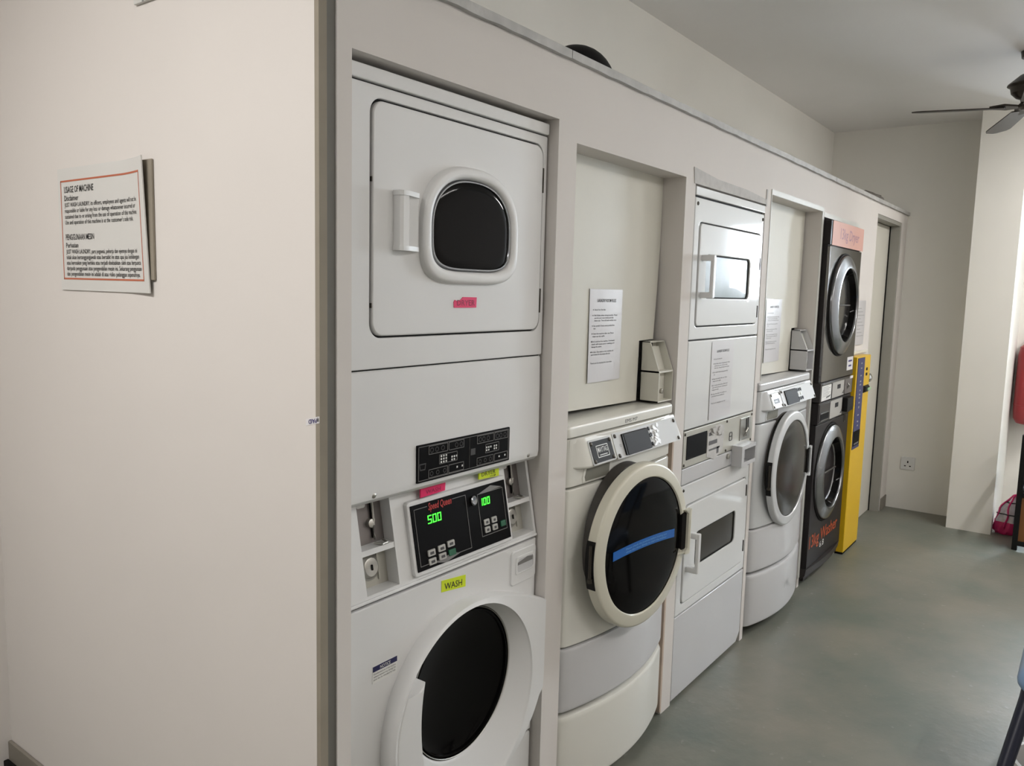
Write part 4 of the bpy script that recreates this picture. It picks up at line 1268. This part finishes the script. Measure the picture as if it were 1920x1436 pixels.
# ------------------------------------------------------------------ ceiling fan
def ceiling_fan():
    hx, hy, hz = 3.74, -.805, 2.535
    t = thing('ceiling_fan', 'dark bronze ceiling fan with slim blades', 'ceiling fan', (hx, hy, ZC))
    ob('down_rod', B().lathe_z(hx, hy, [(.055, ZC), (.05, ZC - .03), (.014, ZC - .035), (.014, 2.66)], 32), 'fan_brown', t)
    q = B().lathe_z(hx, hy, [(.02, 2.69), (.05, 2.675), (.085, 2.645), (.100, 2.632), (.102, 2.626), (.088, 2.618), (.082, 2.59), (.060, 2.568), (.040, 2.56), (.036, 2.545), (.045, 2.535), (.045, 2.52), (.03, 2.508), (.005, 2.505)], 48)
    ob('motor_housing', q, 'fan_brown', t, smooth=30)
    for k, (ang, droop) in enumerate(((88, .028), (21, -.030), (-80, -.01), (-170, .0))):
        a = math.radians(ang)
        q = B()
        L0, L1 = .10, .535
        n = 14
        rings = []
        for i in range(n + 1):
            f = i / n
            r = L0 + (L1 - L0) * f
            wd = .046 + .018 * f
            if f > .82: wd *= math.sqrt(max(0.02, 1 - ((f - .82) / .18) ** 2))
            tw = math.radians(-8)
            z = droop * f
            rings.append([(r, -wd * math.cos(tw), z - wd * math.sin(tw)), (r, wd * math.cos(tw), z + wd * math.sin(tw)),
                          (r, wd * math.cos(tw), z + wd * math.sin(tw) + .006), (r, -wd * math.cos(tw), z - wd * math.sin(tw) + .006)])
        q.loft(rings)
        mt = Matrix.Translation((hx, hy, hz - .012)) @ Matrix.Rotation(a, 4, 'Z')
        q.xform(mt)
        bl = ob('blade', q, 'fan_wood', t)
        q = B().loft([[(.03, -.018, .0), (.03, .018, .0), (.03, .018, .008), (.03, -.018, .008)], [(.10, -.034, -.004 + droop * .1), (.10, .034, .006 + droop * .1), (.10, .034, .016 + droop * .1), (.10, -.034, .008 + droop * .1)],
                      [(.17, -.012, .0 + droop * .2), (.17, .012, .004 + droop * .2), (.17, .012, .012 + droop * .2), (.17, -.012, .009 + droop * .2)]]).xform(mt)
        ob('blade_bracket', q, 'fan_brown', bl)


ceiling_fan()

# ------------------------------------------------------------------ things on top of the enclosure
t = thing('black_helmet', 'black round helmet lying on top of the enclosure above the first machines', 'helmet', (.99, .14, TOP))
q = B()
cx, cy, R = 1.005, .135, .120
rings = []
for i in range(10):
    a = PI / 2 * i / 9
    rings.append([(cx + 1.05 * R * math.cos(a) * math.cos(p), cy + .95 * R * math.cos(a) * math.sin(p), TOP + .118 * math.sin(a)) for p in [2 * PI * k / 40 for k in range(40)]])
q.loft(rings)
sh = ob('shell', q, 'black_cloth', t)
ob('chin_strap', B().tube([(1.098, .10, 2.218), (1.108, .075, 2.20), (1.115, .06, 2.18), (1.12, .05, TOP + .004)], .005, 8), 'black_cloth', t)
random.seed(11)
t = thing('plastic_bundle', 'grey crumpled bundle on top of the enclosure near the door', 'bundle', (4.82, .12, TOP))
q = B()
bmesh.ops.create_icosphere(q.bm, subdivisions=3, radius=1)
for v in q.bm.verts:
    k = 1 + .22 * math.sin(9 * v.co.x + 3 * v.co.y) * math.cos(7 * v.co.z + 2 * v.co.x) + random.uniform(-.06, .06)
    v.co = Vector((4.78 + v.co.x * .21 * k, .15 + v.co.y * .09 * k, max(TOP + .002, TOP + .02 + v.co.z * .095 * k)))
ob('bundle', q, 'grey_cloth', t, smooth=20)

# ------------------------------------------------------------------ right-hand end: extinguisher, rack, bag
t = thing('fire_extinguisher', 'red cylinder hanging on the end wall beyond the column', 'fire extinguisher', (5.60, -.835, .70))
q = B().lathe_z(5.60, -.835, [(.03, .690), (.070, .700), (.090, .735), (.094, .80), (.094, 1.18), (.085, 1.24), (.05, 1.275), (.025, 1.29), (.022, 1.32)], 40)
cy_ = ob('cylinder', q, 'red_paint', t)
ob('seam_ring', B().lathe_z(5.60, -.835, [(.0945, .828), (.0965, .832), (.0945, .836)], 40, False, False), 'red_paint', cy_)
ob('valve', B().box(5.585, 5.615, -.85, -.82, 1.31, 1.37, .004).box(5.53, 5.60, -.84, -.83, 1.355, 1.372, .003), 'black_plastic', t)
ob('hose', B().tube([(5.58, -.86, 1.34), (5.55, -.93, 1.30), (5.56, -.945, 1.1), (5.58, -.94, .95)], .010, 10), 'black_plastic', t)
ob('wall_bracket', B().box(5.69, 5.702, -.88, -.79, 1.0, 1.2), 'black_plastic', t)

t = thing('storage_rack', 'black framed rack with a brown side board at the right of the column', 'rack', (4.95, -1.1, 0))
rx0, rx1, ry0, ry1, rz = 4.74, 5.06, -1.36, -.862, .735
for x, y in ((rx0, ry1), (rx0, ry0), (rx1, ry1), (rx1, ry0)):
    sx, sy = (1 if x == rx0 else -1), (-1 if y == ry1 else 1)
    ob('post', B().box(min(x, x + sx * .03), max(x, x + sx * .03), min(y, y + sy * .03), max(y, y + sy * .03), 0, rz, .003), 'black_plastic', t)
for z in (.03, .34, .70):
    ob('rail', B().box(rx0 + .002, rx0 + .028, ry0 + .03, ry1 - .03, z, z + .03).box(rx1 - .028, rx1 - .002, ry0 + .03, ry1 - .03, z, z + .03)
       .box(rx0 + .03, rx1 - .03, ry1 - .028, ry1 - .002, z, z + .03).box(rx0 + .03, rx1 - .03, ry0 + .002, ry0 + .028, z, z + .03), 'black_plastic', t)
ob('side_board', B().box(rx0 + .010, rx0 + .018, ry0 + .03, ry1 - .03, .06, .34), 'brown_board', t)
ob('shelf', B().box(rx0 + .028, rx1 - .028, ry0 + .028, ry1 - .028, .345, .36), 'black_plastic', t)
tt = thing('storage_box', 'dark teal box on the shelf of the black rack', 'box', (4.93, -1.1, .36))
ob('box_body', B().box(rx0 + .05, rx1 - .05, ry0 + .06, ry1 - .045, .361, .58, .008), 'teal_dark', tt)
ob('box_lid', B().box(rx0 + .045, rx1 - .045, ry0 + .055, ry1 - .04, .58, .60, .006), 'teal_dark', tt)

t = thing('detergent_bag', 'crumpled pink and white plastic bag on the floor beside the column', 'bag', (5.13, -.80, 0))
random.seed(4)
prof = [(.06, .0), (.078, .02), (.080, .08), (.070, .14), (.050, .20), (.022, .245), (.010, .268), (.002, .272)]


def bag_pt(u, v):
    f = v * (len(prof) - 1); i = min(int(f), len(prof) - 2); g = f - i
    r = prof[i][0] * (1 - g) + prof[i + 1][0] * g; z = prof[i][1] * (1 - g) + prof[i + 1][1] * g
    a = 2 * PI * u
    k = 1 + .10 * math.sin(5 * a + 9 * v) + .06 * math.sin(11 * a - 14 * v)
    return (5.12 + .75 * r * k * math.cos(a), -.805 - .012 * v + 1.0 * r * k * math.sin(a) - .028 * v * v, z + .004)


q = B().loft([[bag_pt(u / 40, v / 20) for u in range(40)] for v in range(21)])
bg = ob('film', q, 'white_bag', t, smooth=25)
q = B()
q.loft([[tuple(Vector(bag_pt(u / 40, v / 20)) * 1.0 + Vector((-.002 * math.cos(2 * PI * u / 40) if False else (Vector(bag_pt(u / 40, v / 20)).x - 5.12) * .04, (bag_pt(u / 40, v / 20)[1] + .805) * .04, 0))) for u in range(40)] for v in range(0, 7)], False, False)
ob('printed_base', q, 'pink_bag', bg, smooth=25)
q = B()
for u in (19, 13, 25):
    q.tube([tuple(Vector(bag_pt((u + .6 * math.sin(v)) / 40, v / 20)) + Vector((-.003, 0, 0))) for v in range(4, 21)], .006, 6)
ob('printed_stripe', q, 'pink_bag', bg)
q = B()
for v in (8.5, 12.5):
    q.tube([tuple(Vector(bag_pt((12 + u) / 40, v / 20)) + Vector((-.002, 0, 0))) for u in range(16)], .004, 6)
ob('printed_band', q, 'ink', bg)

# ------------------------------------------------------------------ chair and tub at the lower right corner
t = thing('vinyl_chair', 'pale blue vinyl chair with slanting navy legs at the lower right corner', 'chair', (1.85, -1.34, 0))
q = B()
sx0, sx1, sy0, sy1 = 1.60, 2.06, -1.55, -1.078
rings = []
for i in range(9):
    a = PI * i / 8
    k = .030 * (1 - math.sin(a))
    rings.append([(x, y, .425 - .035 * math.cos(a)) for x, y in rrect(sx0 + k, sx1 - k, sy0 + k, sy1 - k, .09, 8)])
q.loft(rings)
ob('seat', q, 'pale_blue', t, smooth=60)
for (xa, ya), (xb, yb_) in (((1.672, -1.118), (1.475, -1.035)), ((1.66, -1.50), (1.50, -1.56)), ((2.02, -1.12), (2.14, -1.07)), ((2.02, -1.50), (2.14, -1.56))):
    q = B().tube([(xa, ya, .415), ((xa + xb) / 2, (ya + yb_) / 2, .20), (xb, yb_, .006)], .02, 12, radii=[.022, .02, .016])
    lg = ob('leg', q, 'navy', t)
    ob('leg_tip', B().lathe_z(xb, yb_, [(.018, .0), (.019, .02), (.016, .03)], 14), 'black_plastic', lg)
q = B()
for s in (-1.50, -1.14):
    q.tube([(2.02, s, .40), (2.10, s, .62), (2.16, s, .82)], .012, 10)
ob('back_post', q, 'navy', t)
q = B().grid(10, 8, lambda u, v: (2.115 + .09 * v - .02 * math.sin(PI * u), -1.56 + .48 * u, .58 + .27 * v), lambda X, Y, Z: (X + .03, Y, Z))
ob('backrest', q, 'pale_blue', t)
t = thing('laundry_tub', 'round white tub on the floor beside the navy chair leg', 'tub', (1.80, -1.20, 0))
q = B().lathe_z(1.795, -1.218, [(.10, 0), (.118, .02), (.134, .125), (.142, .13), (.142, .136), (.130, .136), (.114, .03), (.005, .022)], 40)
ob('tub_body', q, 'white_tub', t)
